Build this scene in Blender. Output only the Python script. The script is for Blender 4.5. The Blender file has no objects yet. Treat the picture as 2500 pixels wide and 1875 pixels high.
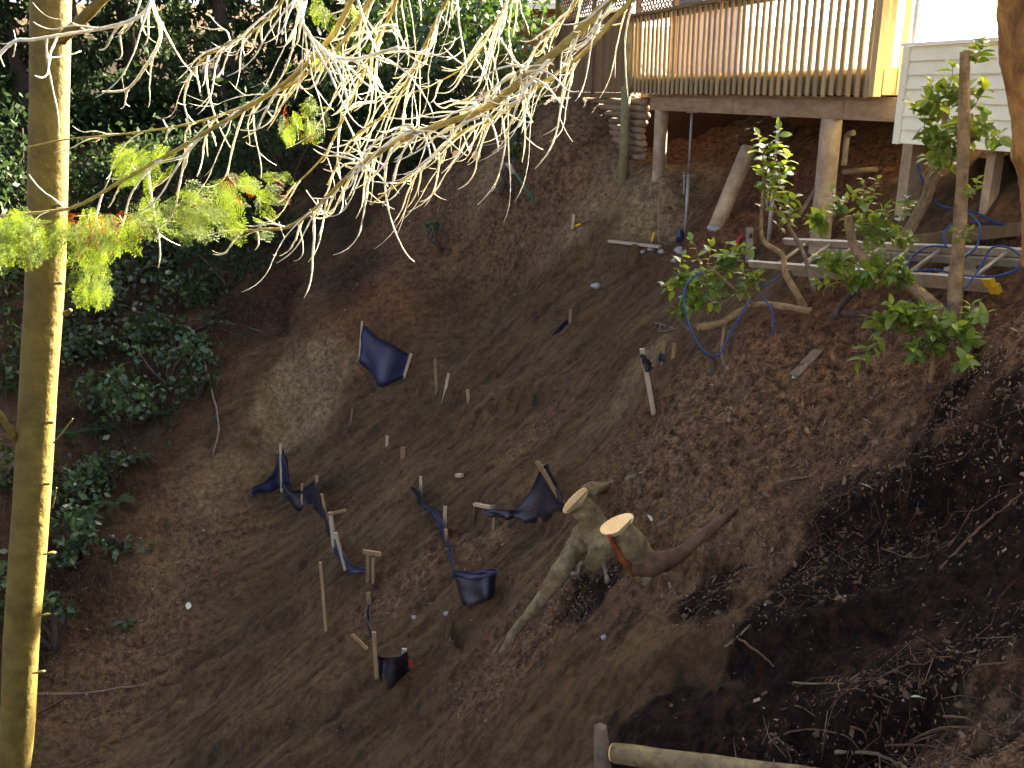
import bpy, math, random
import numpy as np
from mathutils import Vector, Matrix, Euler
random.seed(7); rng = np.random.default_rng(7)
R = math.radians
scene = bpy.context.scene
col = scene.collection
# ------------------------------------------------------------ camera
F, PW, PH = 2300.0, 2500, 1875
PITCH = R(17.4)
cam_d = bpy.data.cameras.new('camera'); cam = bpy.data.objects.new('camera', cam_d); col.objects.link(cam)
cam_d.sensor_width = 36.0; cam_d.lens = 36.0 * F / PW; cam_d.clip_start = 0.05; cam_d.clip_end = 2000
cam.location = (0, 0, 0); cam.rotation_euler = (R(90) - PITCH, 0, 0)
scene.camera = cam
scene.render.resolution_x = 1024; scene.render.resolution_y = 768
# ------------------------------------------------------------ sky and sun
SUN_AZ, SUN_EL = 136.0, 25.0     # azimuth: 0 = behind the camera, 90 = right, 180 = ahead
sd = Vector((math.sin(R(SUN_AZ)) * math.cos(R(SUN_EL)), -math.cos(R(SUN_AZ)) * math.cos(R(SUN_EL)), math.sin(R(SUN_EL))))
w = bpy.data.worlds.new('World'); scene.world = w; w.use_nodes = True
nt = w.node_tree; nt.nodes.clear()
sky = nt.nodes.new('ShaderNodeTexSky'); sky.sky_type = 'NISHITA'; sky.sun_disc = False
sky.sun_elevation = R(SUN_EL); sky.sun_rotation = math.atan2(sd.x, sd.y)
sky.air_density = 0.4; sky.dust_density = 6.0; sky.ozone_density = 0.0
bg = nt.nodes.new('ShaderNodeBackground'); bg.inputs['Strength'].default_value = 0.055
wo = nt.nodes.new('ShaderNodeOutputWorld')
nt.links.new(sky.outputs[0], bg.inputs[0]); nt.links.new(bg.outputs[0], wo.inputs[0])
sl = bpy.data.lights.new('sun', 'SUN'); sl.energy = 5.0; sl.angle = R(0.53); sl.color = (1.0, 0.90, 0.72)
so = bpy.data.objects.new('sun', sl); col.objects.link(so)
so.rotation_euler = sd.to_track_quat('Z', 'Y').to_euler()
vs = scene.view_settings; vs.view_transform = 'Standard'; vs.look = 'None'; vs.gamma = 1.0; vs.use_curve_mapping = False
vs.exposure = 4.15
scene.render.engine = 'CYCLES'
scene.cycles.use_adaptive_sampling = True; scene.cycles.adaptive_threshold = 0.05
scene.cycles.max_bounces = 4; scene.cycles.diffuse_bounces = 2; scene.cycles.glossy_bounces = 2; scene.cycles.transmission_bounces = 3; scene.cycles.transparent_max_bounces = 6

# ------------------------------------------------------------ pixel helpers (surveying the photograph)
CP, SP = math.cos(PITCH), math.sin(PITCH)
def ray(px, py):
    cx = (px - 1250) / F; cy = (937.5 - py) / F
    return np.array([cx, CP + cy * SP, -SP + cy * CP])
def W(px, py, Y):
    d = ray(px, py); return d * (Y / d[1])
DD = np.array([-0.279, 0.960]); NN = np.array([0.960, 0.279]); P0 = np.array([3.74, 9.8])   # deck line, uphill
def DP(a, s, z):                     # a metres along the deck (away), s metres uphill of its front
    p = P0 + DD * a + NN * s; return np.array([p[0], p[1], z])
def deck_hit(px, py, s=0.0):         # where a sight line crosses the vertical plane s metres behind the deck front
    d = ray(px, py); t = (s + P0 @ NN) / (d[:2] @ NN); return d * t
# ------------------------------------------------------------ mesh helpers
class MB:
    def __init__(s): s.v = []; s.f = []; s.n = 0
    def add(s, vs_, fs_):
        vs_ = [tuple(map(float, q)) for q in vs_]
        s.v += vs_; s.f += [tuple(i + s.n for i in f) for f in fs_]; s.n += len(vs_); return s
    def box(s, c, ax, ay, az):       # centre and three half-axis vectors
        c, ax, ay, az = [np.asarray(q, float) for q in (c, ax, ay, az)]
        vs_ = [c + i * ax + j * ay + k * az for k in (-1, 1) for j in (-1, 1) for i in (-1, 1)]
        return s.add(vs_, [(0, 2, 3, 1), (4, 5, 7, 6), (0, 1, 5, 4), (2, 6, 7, 3), (0, 4, 6, 2), (1, 3, 7, 5)])
    def bar(s, a, b, wx, wy, up=(0, 0, 1)):
        a, b = np.asarray(a, float), np.asarray(b, float); d = b - a; L = np.linalg.norm(d); d /= L
        x = np.cross(d, up); nx = np.linalg.norm(x)
        x = np.array([1., 0, 0]) if nx < 1e-5 else x / nx
        y = np.cross(x, d)
        return s.box((a + b) / 2, x * wx / 2, y * wy / 2, d * L / 2)
    def tube(s, pts, rad, n=6, cap=True, lump=0.0):
        pts = [np.asarray(p, float) for p in pts]; m = len(pts)
        if np.isscalar(rad): rad = [rad] * m
        vs_ = []; ref = None
        for i in range(m):
            d = pts[min(i + 1, m - 1)] - pts[max(i - 1, 0)]; L = np.linalg.norm(d); d = d / (L if L > 1e-9 else 1)
            if ref is None:
                ref = np.cross(d, (0.31, 0.2, 0.93)); ref /= np.linalg.norm(ref)
            ref = ref - d * (ref @ d); ref /= max(np.linalg.norm(ref), 1e-9); b = np.cross(d, ref)
            for k in range(n):
                a = 2 * math.pi * k / n
                vs_.append(pts[i] + rad[i] * (1 + (lump * (math.sin(3 * a + i * .7) * .4 + math.sin(2 * a - i * .45 + 1) * .5 + random.uniform(-.45, .45)) if lump else 0)) * (math.cos(a) * ref + math.sin(a) * b))
        fs = [(i * n + k, i * n + (k + 1) % n, (i + 1) * n + (k + 1) % n, (i + 1) * n + k) for i in range(m - 1) for k in range(n)]
        if cap: fs += [tuple(range(n - 1, -1, -1)), tuple(range((m - 1) * n, m * n))]
        return s.add(vs_, fs)
    def mesh(s, name, smooth=False):
        me = bpy.data.meshes.new(name); me.from_pydata(s.v, [], s.f); me.update()
        if smooth: me.shade_smooth()
        return me
    def build(s, name, mat, parent=None, smooth=False):
        return link(name, s.mesh(name, smooth), mat, parent)
def link(name, me, mat, parent=None):
    if mat is not None and not me.materials: me.materials.append(mat)
    o = bpy.data.objects.new(name, me); col.objects.link(o); o.parent = parent
    if parent is not None and parent.location.length > 0:
        for_parent(o, parent)
    return o
def for_parent(o, parent):           # meshes are written in world coordinates
    o.matrix_parent_inverse = Matrix.Translation(-Vector(PLOC[parent.name]))
PLOC = {}
def thing(name, loc, label, cat, group=None):
    o = bpy.data.objects.new(name, None); col.objects.link(o); o.empty_display_size = 0.1
    o.location = Vector([float(q) for q in loc]); PLOC[o.name] = tuple(o.location)
    return tag(o, label, cat, group)
def tag(o, label=None, cat=None, group=None, kind=None):
    if label: o['label'] = label
    if cat: o['category'] = cat; o['kind'] = 'thing'
    if group: o['group'] = group
    if kind: o['kind'] = kind
    return o
def spline(pts, n):
    p = np.array(pts, float); m = len(p); out = []
    ts = np.linspace(0, m - 1, n)
    for t in ts:
        i = min(int(t), m - 2); u = t - i
        a, b, c, d = p[max(i - 1, 0)], p[i], p[i + 1], p[min(i + 2, m - 1)]
        out.append(0.5 * ((2 * b) + (-a + c) * u + (2 * a - 5 * b + 4 * c - d) * u * u + (-a + 3 * b - 3 * c + d) * u ** 3))
    return out
# ------------------------------------------------------------ numpy noise
_perm = rng.permutation(512); _g = rng.uniform(-1, 1, 512)
def vnoise(x, y):
    xi = np.floor(x).astype(int); yi = np.floor(y).astype(int); fx = x - xi; fy = y - yi
    fx = fx * fx * fx * (fx * (fx * 6 - 15) + 10); fy = fy * fy * fy * (fy * (fy * 6 - 15) + 10)
    h = lambda a, b: _g[_perm[(_perm[a & 511] + b) & 511]]
    return (h(xi, yi) * (1 - fx) + h(xi + 1, yi) * fx) * (1 - fy) + (h(xi, yi + 1) * (1 - fx) + h(xi + 1, yi + 1) * fx) * fy
def fbm(x, y, o=4, g=0.5):
    r = 0; a = 1
    for i in range(o):
        r = r + a * vnoise(x + 13.7 * i, y - 7.1 * i); x = x * 2.03; y = y * 2.03; a *= g
    return r
# ------------------------------------------------------------ materials
def mat(name, c1, c2=None, rough=0.8, scale=6.0, bump=0.0, bscale=40.0, stretch=(1, 1, 1), spec=0.3, metal=0.0, detail=6, dist=0.0, obj_var=0.0, coord='Object', sheen=0):
    m = bpy.data.materials.new(name); m.use_nodes = True; t = m.node_tree; N = t.nodes; Lk = t.links
    b = N['Principled BSDF']; b.inputs['Roughness'].default_value = rough
    b.inputs['Specular IOR Level'].default_value = spec; b.inputs['Metallic'].default_value = metal
    tc = N.new('ShaderNodeTexCoord'); mp = N.new('ShaderNodeMapping'); mp.inputs['Scale'].default_value = stretch
    Lk.new(tc.outputs[coord], mp.inputs[0])
    if c2 is None: c2 = [q * 0.75 for q in c1]
    nz = N.new('ShaderNodeTexNoise'); nz.inputs['Scale'].default_value = scale; nz.inputs['Detail'].default_value = detail
    nz.inputs['Roughness'].default_value = 0.65; nz.inputs['Distortion'].default_value = dist
    Lk.new(mp.outputs[0], nz.inputs['Vector'])
    cr = N.new('ShaderNodeValToRGB'); cr.color_ramp.elements[0].position = 0.32; cr.color_ramp.elements[1].position = 0.68
    cr.color_ramp.elements[0].color = (*c2, 1); cr.color_ramp.elements[1].color = (*c1, 1)
    Lk.new(nz.outputs['Fac'], cr.inputs[0]); out = cr.outputs[0]
    if obj_var:
        oi = N.new('ShaderNodeObjectInfo'); hs = N.new('ShaderNodeHueSaturation')
        mr = N.new('ShaderNodeMapRange'); mr.inputs['To Min'].default_value = 1 - obj_var; mr.inputs['To Max'].default_value = 1 + obj_var
        Lk.new(oi.outputs['Random'], mr.inputs['Value']); Lk.new(mr.outputs[0], hs.inputs['Value'])
        Lk.new(out, hs.inputs['Color']); out = hs.outputs[0]
    Lk.new(out, b.inputs['Base Color'])
    if bump:
        n2 = N.new('ShaderNodeTexNoise'); n2.inputs['Scale'].default_value = bscale; n2.inputs['Detail'].default_value = 5
        Lk.new(mp.outputs[0], n2.inputs['Vector'])
        bp = N.new('ShaderNodeBump'); bp.inputs['Strength'].default_value = bump; bp.inputs['Distance'].default_value = 0.02
        Lk.new(n2.outputs['Fac'], bp.inputs['Height']); Lk.new(bp.outputs[0], b.inputs['Normal'])
    return m
def leafmat(name, c, c2, trans=0.45, rough=0.35, var=0.35, spec=0.5):
    m = bpy.data.materials.new(name); m.use_nodes = True; t = m.node_tree; N = t.nodes; Lk = t.links
    b = N['Principled BSDF']; b.inputs['Roughness'].default_value = rough; b.inputs['Specular IOR Level'].default_value = spec
    geo = N.new('ShaderNodeNewGeometry'); oi = N.new('ShaderNodeObjectInfo')
    ad = N.new('ShaderNodeMath'); ad.operation = 'ADD'; fr = N.new('ShaderNodeMath'); fr.operation = 'FRACT'
    Lk.new(geo.outputs['Random Per Island'], ad.inputs[0]); Lk.new(oi.outputs['Random'], ad.inputs[1]); Lk.new(ad.outputs[0], fr.inputs[0])
    cr = N.new('ShaderNodeValToRGB'); cr.color_ramp.elements[0].color = (*c2, 1); cr.color_ramp.elements[1].color = (*c, 1)
    Lk.new(fr.outputs[0], cr.inputs[0]); Lk.new(cr.outputs[0], b.inputs['Base Color'])
    tr = N.new('ShaderNodeBsdfTranslucent'); hs = N.new('ShaderNodeHueSaturation'); hs.inputs['Value'].default_value = 1.6; hs.inputs['Saturation'].default_value = 1.1
    hs.inputs['Hue'].default_value = 0.485
    Lk.new(cr.outputs[0], hs.inputs['Color']); Lk.new(hs.outputs[0], tr.inputs[0])
    mx = N.new('ShaderNodeMixShader'); mx.inputs[0].default_value = trans
    Lk.new(b.outputs[0], mx.inputs[1]); Lk.new(tr.outputs[0], mx.inputs[2]); Lk.new(mx.outputs[0], N['Material Output'].inputs['Surface'])
    return m
M = {}
M['deckwood'] = mat('weathered_deck_wood', (.42, .31, .14), (.28, .195, .08), .75, 3, .25, 30, (6, 6, .6), obj_var=.22)
M['rail'] = mat('rail_wood', (.20, .14, .07), (.12, .08, .04), .75, 3, .25, 30, (2, 2, 2), obj_var=.1)
M['beam'] = mat('beam_wood', (.36, .24, .12), (.21, .125, .06), .8, 4, .3, 30, (1, 1, 3))
M['fence'] = mat('fence_board', (.19, .12, .05), (.12, .07, .028), .8, 3, .25, 25, (5, 5, .5), obj_var=.18)
M['lattice'] = mat('lattice_wood', (.16, .105, .055), (.11, .07, .035), .8, 5, obj_var=.1)
M['log'] = mat('retaining_log', (.24, .165, .085), (.12, .08, .045), .85, 4, .35, 25, (1, 1, 4), obj_var=.2)
M['mosspost'] = mat('mossy_post', (.22, .20, .09), (.13, .11, .05), .85, 8, .3, 30)
M['concrete'] = mat('concrete', (.44, .33, .19), (.22, .15, .085), .9, 5, .35, 45)
M['siding'] = mat('pale_siding', (.86, .80, .54), (.76, .70, .44), .6, 2.5, .08, 12, (1, 1, 1), obj_var=.05)
M['white'] = mat('white_paint', (.80, .79, .74), (.70, .69, .63), .5, 3)
M['steel'] = mat('galvanised_post', (.36, .34, .27), (.22, .17, .11), .5, 9, metal=.35, spec=.5)
M['alu'] = mat('aluminium', (.50, .43, .30), (.32, .26, .17), .45, 12, metal=.3, spec=.5)
M['yellow'] = mat('yellow_plastic', (.72, .46, .02), (.6, .36, .01), .5)
M['stake'] = mat('stake_wood', (.32, .215, .11), (.19, .12, .055), .8, 5, .2, 30, (3, 3, .7), obj_var=.25)
M['stakew'] = mat('fresh_stake_wood', (.46, .38, .26), (.32, .24, .14), .8, 5, .2, 30, (3, 3, .7))
M['fabric'] = mat('black_geotextile', (.010, .011, .020), (.005, .006, .011), .45, 14, .3, 20, (1, 1, 4), spec=.6)
M['fabricblue'] = mat('blue_black_geotextile', (.022, .029, .072), (.010, .013, .034), .42, 12, .3, 20, (1, 1, 4), spec=.6)
M['bark'] = mat('alder_bark', (.175, .130, .022), (.085, .060, .009), .75, 5, .5, 16, (1.6, 1.6, 1.6), detail=8)
M['barkgrey'] = mat('laurel_bark', (.30, .205, .095), (.12, .075, .033), .85, 11, .9, 40)
M['barkor'] = mat('orange_bark', (.42, .22, .06), (.13, .06, .017), .95, 6, 1.0, 14, (1, 1, .45), dist=2.0)
M['barkdark'] = mat('dark_forest_bark', (.085, .055, .04), (.05, .032, .022), .95, 6, .4, 20, (3, 3, .6))
M['barkgreen'] = mat('greenish_stump_bark', (.25, .19, .085), (.085, .06, .028), .85, 9, 1.0, 30)
M['cut'] = mat('fresh_cut_wood', (.93, .67, .32), (.84, .50, .18), .7, 4, 0.1, 40)
M['cutred'] = mat('orange_inner_bark', (.34, .07, .014), (.09, .03, .012), .85, 9, .6, 30, dist=.6)
def ringwood(m):
    t = m.node_tree; N = t.nodes; b = N['Principled BSDF']; l = b.inputs['Base Color'].links[0]; src = l.from_socket
    wv = N.new('ShaderNodeTexWave'); wv.wave_type = 'BANDS'; wv.inputs['Scale'].default_value = 14; wv.inputs['Distortion'].default_value = 5; wv.inputs['Detail'].default_value = 2
    tc = N.new('ShaderNodeTexCoord'); t.links.new(tc.outputs['Object'], wv.inputs['Vector'])
    mx = N.new('ShaderNodeMix'); mx.data_type = 'RGBA'; mx.blend_type = 'MULTIPLY'; mx.inputs[0].default_value = .12
    t.links.new(src, mx.inputs[6]); t.links.new(wv.outputs['Color'], mx.inputs[7]); t.links.new(mx.outputs[2], b.inputs['Base Color'])
ringwood(M['cut'])
M['sun_block'] = mat('dark_red_sun_block', (.065, .026, .014), (.04, .016, .009), .9, 4)
M['twig'] = mat('twig_bark', (.80, .76, .60), (.50, .43, .22), .6, 25, .2, 60)
M['limb'] = mat('mossy_limb_bark', (.32, .25, .06), (.19, .14, .03), .8, 14, .4, 40)
M['root'] = mat('pale_root', (.125, .068, .034), (.055, .029, .015), .9, 12)
M['stickgrey'] = mat('grey_stick', (.20, .145, .09), (.10, .07, .042), .9, 12)
M['rope'] = mat('blue_rope', (.018, .06, .19), (.012, .04, .12), .6, 80, .3, 200)
M['green'] = mat('green_handle', (.02, .17, .085), (.015, .12, .06), .5)
M['red'] = mat('red_paint', (.42, .03, .02), (.3, .02, .015), .5)
M['rock'] = mat('pale_rubble', (.32, .31, .31), (.2, .19, .185), .9, 8, .4, 30)
M['clod'] = mat('soil_clod', (.125, .080, .040), (.050, .029, .014), .95, 3, .4, 40)
M['chip'] = mat('wood_chip', (.26, .17, .095), (.08, .044, .022), .9, 1.7, detail=1, coord='Object')
M['needle'] = mat('needle_litter', (.11, .05, .024), (.045, .02, .011), .95, 2.2, detail=2)
M['black'] = mat('dark_iron', (.04, .035, .03), None, .7)
M['shed'] = mat('red_brown_siding', (.22, .10, .045), (.15, .065, .03), .8, 3, .15, 20, obj_var=.12)
M['roofb'] = mat('brown_shingle', (.16, .08, .05), (.10, .05, .035), .9, 6, .3, 30)
M['glass'] = mat('window_glass', (.10, .10, .11), (.08, .08, .09), .08, spec=.6)
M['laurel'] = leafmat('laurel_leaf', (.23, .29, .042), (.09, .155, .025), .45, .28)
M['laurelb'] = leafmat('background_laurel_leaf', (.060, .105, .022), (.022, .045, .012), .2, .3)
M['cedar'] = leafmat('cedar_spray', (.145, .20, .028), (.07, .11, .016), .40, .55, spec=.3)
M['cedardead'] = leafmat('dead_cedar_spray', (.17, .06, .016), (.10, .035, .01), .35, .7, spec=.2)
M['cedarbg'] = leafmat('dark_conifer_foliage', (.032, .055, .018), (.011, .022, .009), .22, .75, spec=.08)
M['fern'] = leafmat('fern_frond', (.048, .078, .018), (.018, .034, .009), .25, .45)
M['salal'] = leafmat('bank_shrub_leaf', (.10, .165, .055), (.03, .06, .02), .3, .3)
M['leaflit'] = leafmat('fallen_pale_leaf', (.55, .60, .45), (.40, .50, .32), .2, .4)
M['grass'] = leafmat('grass_blade', (.07, .12, .035), (.05, .08, .03), .3, .6)
def translucent_white():
    m = bpy.data.materials.new('white_translucent_sheet'); m.use_nodes = True; t = m.node_tree; N = t.nodes
    b = N['Principled BSDF']; b.inputs['Base Color'].default_value = (.86, .84, .76, 1); b.inputs['Roughness'].default_value = .6
    tr = N.new('ShaderNodeBsdfTranslucent'); tr.inputs[0].default_value = (.9, .87, .76, 1)
    mx = N.new('ShaderNodeMixShader'); mx.inputs[0].default_value = .6
    t.links.new(b.outputs[0], mx.inputs[1]); t.links.new(tr.outputs[0], mx.inputs[2]); t.links.new(mx.outputs[0], N['Material Output'].inputs['Surface'])
    return m
M['sheet'] = translucent_white()
# ============================================================ GROUND
def plane_hit(px, py, z0, k=0.8):
    d = ray(px, py); a = d[:2] @ NN; c = P0 @ NN
    t = (z0 - k * c) / (d[2] - k * a); return d * t
ctl = []
for px, py in [(1600,650),(1450,700),(1300,800),(1150,900),(1000,1010),(1250,938),(1250,1100),(1000,1250),(850,1400),(720,1300),(900,1600),(700,1700),(500,1600),(1100,1400),(1000,1800),(400,1800),(1400,900),(1180,760)]:
    ctl.append(plane_hit(px, py, -2.0))
for px, py in [(1600,800),(1500,1000)]: ctl.append(plane_hit(px, py, -1.75))
for px, py in [(2450,800),(2200,900),(1950,850),(1800,950),(2000,1200),(1700,1150),(2400,1250),(2100,1500)]:
    ctl.append(plane_hit(px, py, -1.15))
for px, py, z in [(1700,1500,-1.2),(1500,1350,-1.35),(1350,1600,-1.45),(2450,1500,-1.15),(1700,1800,-1.05),(2450,1700,-.75),(2450,1860,-.62),(2100,1830,-.85),(1250,1830,-1.5),(1800,700,-1.35),(1700,850,-1.4)]:
    ctl.append(plane_hit(px, py, z))
for px, py, Y in [(1525,354,16.6),(1612,358,15.4),(1673,592,14.25),(1560,560,14.9),(1480,480,16.0),(1600,450,15.4),(1745,556,13.0),(1800,480,13.8),(2000,615,11.0),(1900,600,11.8),
                  (2120,560,10.4),(1700,470,15.3),(1720,400,15.8),(1750,450,15.0),(1850,400,14.3),(1900,480,13.0),(1950,400,13.4),(2000,500,12.0),(2100,420,12.2),(2100,500,11.2),(1650,400,16.0),
                  (2220,450,10.2),(2430,465,8.6),(2500,560,7.7),(2100,690,8.9),(2250,690,8.4),(2350,705,7.9),(2460,655,7.8),(2250,620,9.0),(1950,645,10.3),(2500,800,6.2),(1950,660,9.9),
                  (1400,245,18.0),(1300,300,17.8),(1250,400,17.3),(1350,400,16.8),(1460,285,17.3),(1495,330,16.9),(1200,330,18.9),(1100,390,18.8),(1000,430,19.6),
                  (1100,550,17.5),(1000,700,16.7),(900,600,18.5),(780,880,16.0),(800,500,20.0),(650,1000,15.6),(600,800,17.3),(600,600,19.5),(450,1250,14.0),(450,1000,15.8),
                  (400,700,18.5),(300,1450,12.8),(200,1200,14.2),(200,900,16.5),(150,1650,11.8),(0,1400,12.3),(0,1000,15.2),(0,600,18.5),(300,500,21.0),(100,400,22.5),(700,1050,15.6)]:
    ctl.append(W(px, py, Y))
for a in (-9, -5, -1, 3, 7, 11, 16):
    for s, z in ((2.0, -.55), (3.5, -.32), (7, -.25), (14, -.2)): ctl.append(DP(a, s, z))
ctl += [np.array(q, float) for q in [(-15,8,-12.5),(-9,2,-11.5),(0,0,-6.2),(-4,-4,-9.5),(5,0,-2.2),(5,-5,-2.6),(-30,15,-12.5),(-30,0,-13),(-18,20,-8),(-30,40,1),(0,42,2),(-14,34,0),(-4,27,-.6),(30,15,0),(24,0,0),(22,40,1),(20,-15,0),(0,-18,-8),(-25,-18,-14),(60,60,2),(-60,60,3),(-60,-20,-14),(60,-20,1)]]
C = np.array(ctl)
def _phi(r2): return 0.5 * r2 * np.log(r2 + 1e-9)
_n = len(C); A = np.zeros((_n + 3, _n + 3)); B = np.zeros(_n + 3)
A[:_n, :_n] = _phi(((C[:, None, :2] - C[None, :, :2]) ** 2).sum(2)) + np.eye(_n) * 0.06
A[:_n, _n] = 1; A[:_n, _n + 1:] = C[:, :2]; A[_n, :_n] = 1; A[_n + 1:, :_n] = C[:, :2].T; B[:_n] = C[:, 2]
TW = np.linalg.solve(A, B)
def base_z(x, y):
    x = np.asarray(x, float); y = np.asarray(y, float); sh = x.shape; xf = x.ravel(); yf = y.ravel(); out = np.empty_like(xf)
    for i in range(0, len(xf), 40000):
        xx = xf[i:i + 40000]; yy = yf[i:i + 40000]
        r2 = (xx[:, None] - C[None, :, 0]) ** 2 + (yy[:, None] - C[None, :, 1]) ** 2
        out[i:i + 40000] = _phi(r2) @ TW[:_n] + TW[_n] + TW[_n + 1] * xx + TW[_n + 2] * yy
    aa = (xf - P0[0]) * DD[0] + (yf - P0[1]) * DD[1]; ss = (xf - P0[0]) * NN[0] + (yf - P0[1]) * NN[1]
    cap = np.where(ss > 2.5, -.2 + np.clip(aa - 12, 0, 30) * .12, 4)          # the level yard uphill of the deck
    return np.clip(np.minimum(out, cap), -15, 4).reshape(sh)
def hit_base(px, py):
    d = ray(px, py); ts = np.linspace(2.5, 40, 1500); p = ts[:, None] * d
    below = p[:, 2] < base_z(p[:, 0], p[:, 1]); i = int(np.argmax(below)) if below.any() else len(ts) - 1
    return p[i]
# soil zones and painted shade: soft blobs laid on the hillside (px, py, radius metres, amount)
def blobs(lst):
    c = [(hit_base(px, py), r, a) for px, py, r, a in lst]
    def f(x, y):
        o = np.zeros_like(x)
        for p, r, a in c: o = np.maximum(o, a * np.exp(-(((x - p[0]) ** 2 + (y - p[1]) ** 2) / (r * r)) ** 1.5))
        return o
    return f
clay = blobs([(1480,470,.75,1),(1580,500,.6,1),(1700,440,.5,.8),(1420,560,.5,.8),(1340,600,.5,.5),(770,960,.75,.9),(700,1010,.65,.9),(590,1170,.6,.55),(520,1210,.6,.5),(400,1400,.8,.4),(1200,415,.5,1),(1130,440,.5,.5),(1350,300,.7,.5),
              (1560,900,.4,.6),(1480,1030,.5,.5),(1300,1080,.4,.5),(1700,960,.5,.5),(1180,1330,.4,.5),(900,1260,.6,.3),(1250,1480,.6,.25),(1000,900,.8,.25),(1640,560,.4,.7)])
soil_shade = blobs([(2300,1300,.75,1),(2450,1250,.6,1),(2100,1480,.8,1),(1900,1600,.6,1),(2350,1500,.8,1),(1700,1730,.55,.95),(2200,1650,.7,1),(1560,1820,.4,.8),(1950,1750,.6,1),(2480,1640,.5,.8),(1750,1450,.35,.6),(1480,1400,.3,.7)])  # lower-right shadow painted into the soil as near-black colour
redd = blobs([(2300,850,1.0,1),(2100,800,.9,1),(1950,800,.8,.9),(1900,450,1.6,1),(2100,420,1.6,1),(1800,560,.8,1),(2250,700,.8,1),(2450,700,1.0,.9),(1700,380,1.2,.8),(2000,1000,.9,.7),(2350,1050,.8,.7),(900,750,1.2,.7),(700,700,1.5,.7),(500,850,1.5,.6),(1000,520,1.5,.6),(300,1150,1.3,.5)])  # under the deck the red imitates flare glow; elsewhere reddish soil
litter = blobs([(2000,900,.9,1),(1800,980,.9,1),(1650,1000,.7,1),(1600,1150,.7,1),(1850,1100,.8,1),(2200,850,.8,.9),(2150,1050,.8,.9),(1450,1350,.5,.8),(1350,1500,.5,.8),(1250,1600,.6,.6),(2400,850,.8,.9),(1700,1300,.7,.6),(1950,1300,.7,.6),
                (1000,1430,.5,.7),(1080,1330,.4,.8),(1180,1320,.4,.7),(1400,430,.9,.6),(1320,330,1.2,.6),(1050,480,1.4,.5),(2300,1800,.7,1),(2100,1850,.6,.8),(300,1500,1.2,.6),(450,1300,1.0,.5),(250,1650,1,.6),(900,1480,.4,.5),(1300,1050,.5,.5)])
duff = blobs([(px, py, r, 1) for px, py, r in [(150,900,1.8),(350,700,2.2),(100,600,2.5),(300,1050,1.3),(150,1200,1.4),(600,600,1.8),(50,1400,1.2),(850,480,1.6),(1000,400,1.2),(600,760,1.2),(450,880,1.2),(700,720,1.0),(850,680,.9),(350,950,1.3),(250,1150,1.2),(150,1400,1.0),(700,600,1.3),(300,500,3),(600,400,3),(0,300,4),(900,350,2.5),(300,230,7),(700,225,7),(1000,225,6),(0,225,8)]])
scarz = blobs([(px, py, 1.6, 1) for px, py in [(1500,650),(1350,800),(1200,850),(1100,950),(950,1100),(850,1200),(750,1350),(600,1450),(900,1400),(500,1650),(700,1750),(1000,1650),(1150,1250),(1050,1150)]])
LEDGES = [([(1107,1055),(1180,1015),(1250,980),(1330,960)],.10,.5),([(1340,1270),(1250,1260),(1160,1240)],.10,.35),([(2350,1180),(2120,1270),(1900,1330),(1700,1400)],.08,.4),([(600,1560),(760,1480),(1000,1400)],.05,.5),
          ([(480,1860),(640,1790),(800,1720),(950,1650)],.09,.35),([(1400,1800),(1500,1700),(1640,1620),(1750,1560)],.06,.4),([(1560,1030),(1640,960),(1760,860)],.10,.4),([(1020,960),(1080,970),(1160,985)],.07,.3),
          ([(1750,1620),(1950,1570),(2150,1500)],.05,.35),([(2500,1640),(2250,1720),(2050,1790)],.16,.45),([(1230,1440),(1100,1560),(1000,1680),(850,1800)],.08,.4),([(900,560),(800,640),(700,760)],.16,.6),([(1450,620),(1560,640),(1650,610)],.10,.35)]
_led = [(np.array([hit_base(*q)[:2] for q in pts]), h, wd) for pts, h, wd in LEDGES]
def detail(x, y):
    a = (x - P0[0]) * DD[0] + (y - P0[1]) * DD[1]; s = (x - P0[0]) * NN[0] + (y - P0[1]) * NN[1]
    sc = scarz(x, y); lt = litter(x, y); shd = soil_shade(x, y)
    rill = fbm(a * 2.6 + .25 * s, s * .42, 4) * .075 + fbm(a * 7 + .5 * s, s * 1.0, 4, .6) * .034 + np.maximum(fbm(a * 3.3 - .6 * s, s * 1.6 + 4, 3) - .35, 0) * .12
    rough = fbm(x * 1.1, y * 1.1, 3) * .07 + fbm(x * 4.3, y * 4.3, 4, .62) * .052
    fine = fbm(x * 15, y * 15, 3, .65) * .020 + lt * fbm(x * 5.5 + 3, y * 5.5, 3, .6) * .05
    z = sc * (rill * 1.2 + rough * .3) + (1 - sc) * rough + fine * (.38 + .9 * np.maximum(lt, .6 * shd) + .35 * (1 - sc))
    for P, h, wd in _led:
        best = np.full(x.shape, 9.0); sg = np.zeros(x.shape)
        for i in range(len(P) - 1):
            p, q = P[i], P[i + 1]; e = q - p; L2 = e @ e
            t = np.clip(((x - p[0]) * e[0] + (y - p[1]) * e[1]) / L2, 0, 1)
            dx = x - p[0] - t * e[0]; dy = y - p[1] - t * e[1]; d = np.hypot(dx, dy) + .06 * vnoise(x * 5, y * 5)
            m = d < best; best = np.where(m, d, best); sg = np.where(m, (dx * NN[0] + dy * NN[1]), sg)
        z = z + 1.35 * h * (np.tanh(sg / .02) * np.exp(-(best / wd) ** 2))
    return z
def gz(x, y): x = np.asarray(x, float); y = np.asarray(y, float); return base_z(x, y) + detail(x, y)
def axis(lo, a, b, hi, fine, k=1.25):
    mid = list(np.arange(a, b + 1e-6, fine)); st = fine; l = [a]; 
    while l[-1] > lo: st *= k; l.append(l[-1] - st)
    st = fine; r = [mid[-1]]
    while r[-1] < hi: st *= k; r.append(r[-1] + st)
    return np.array(l[::-1][:-1] + mid + r[1:])
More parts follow.
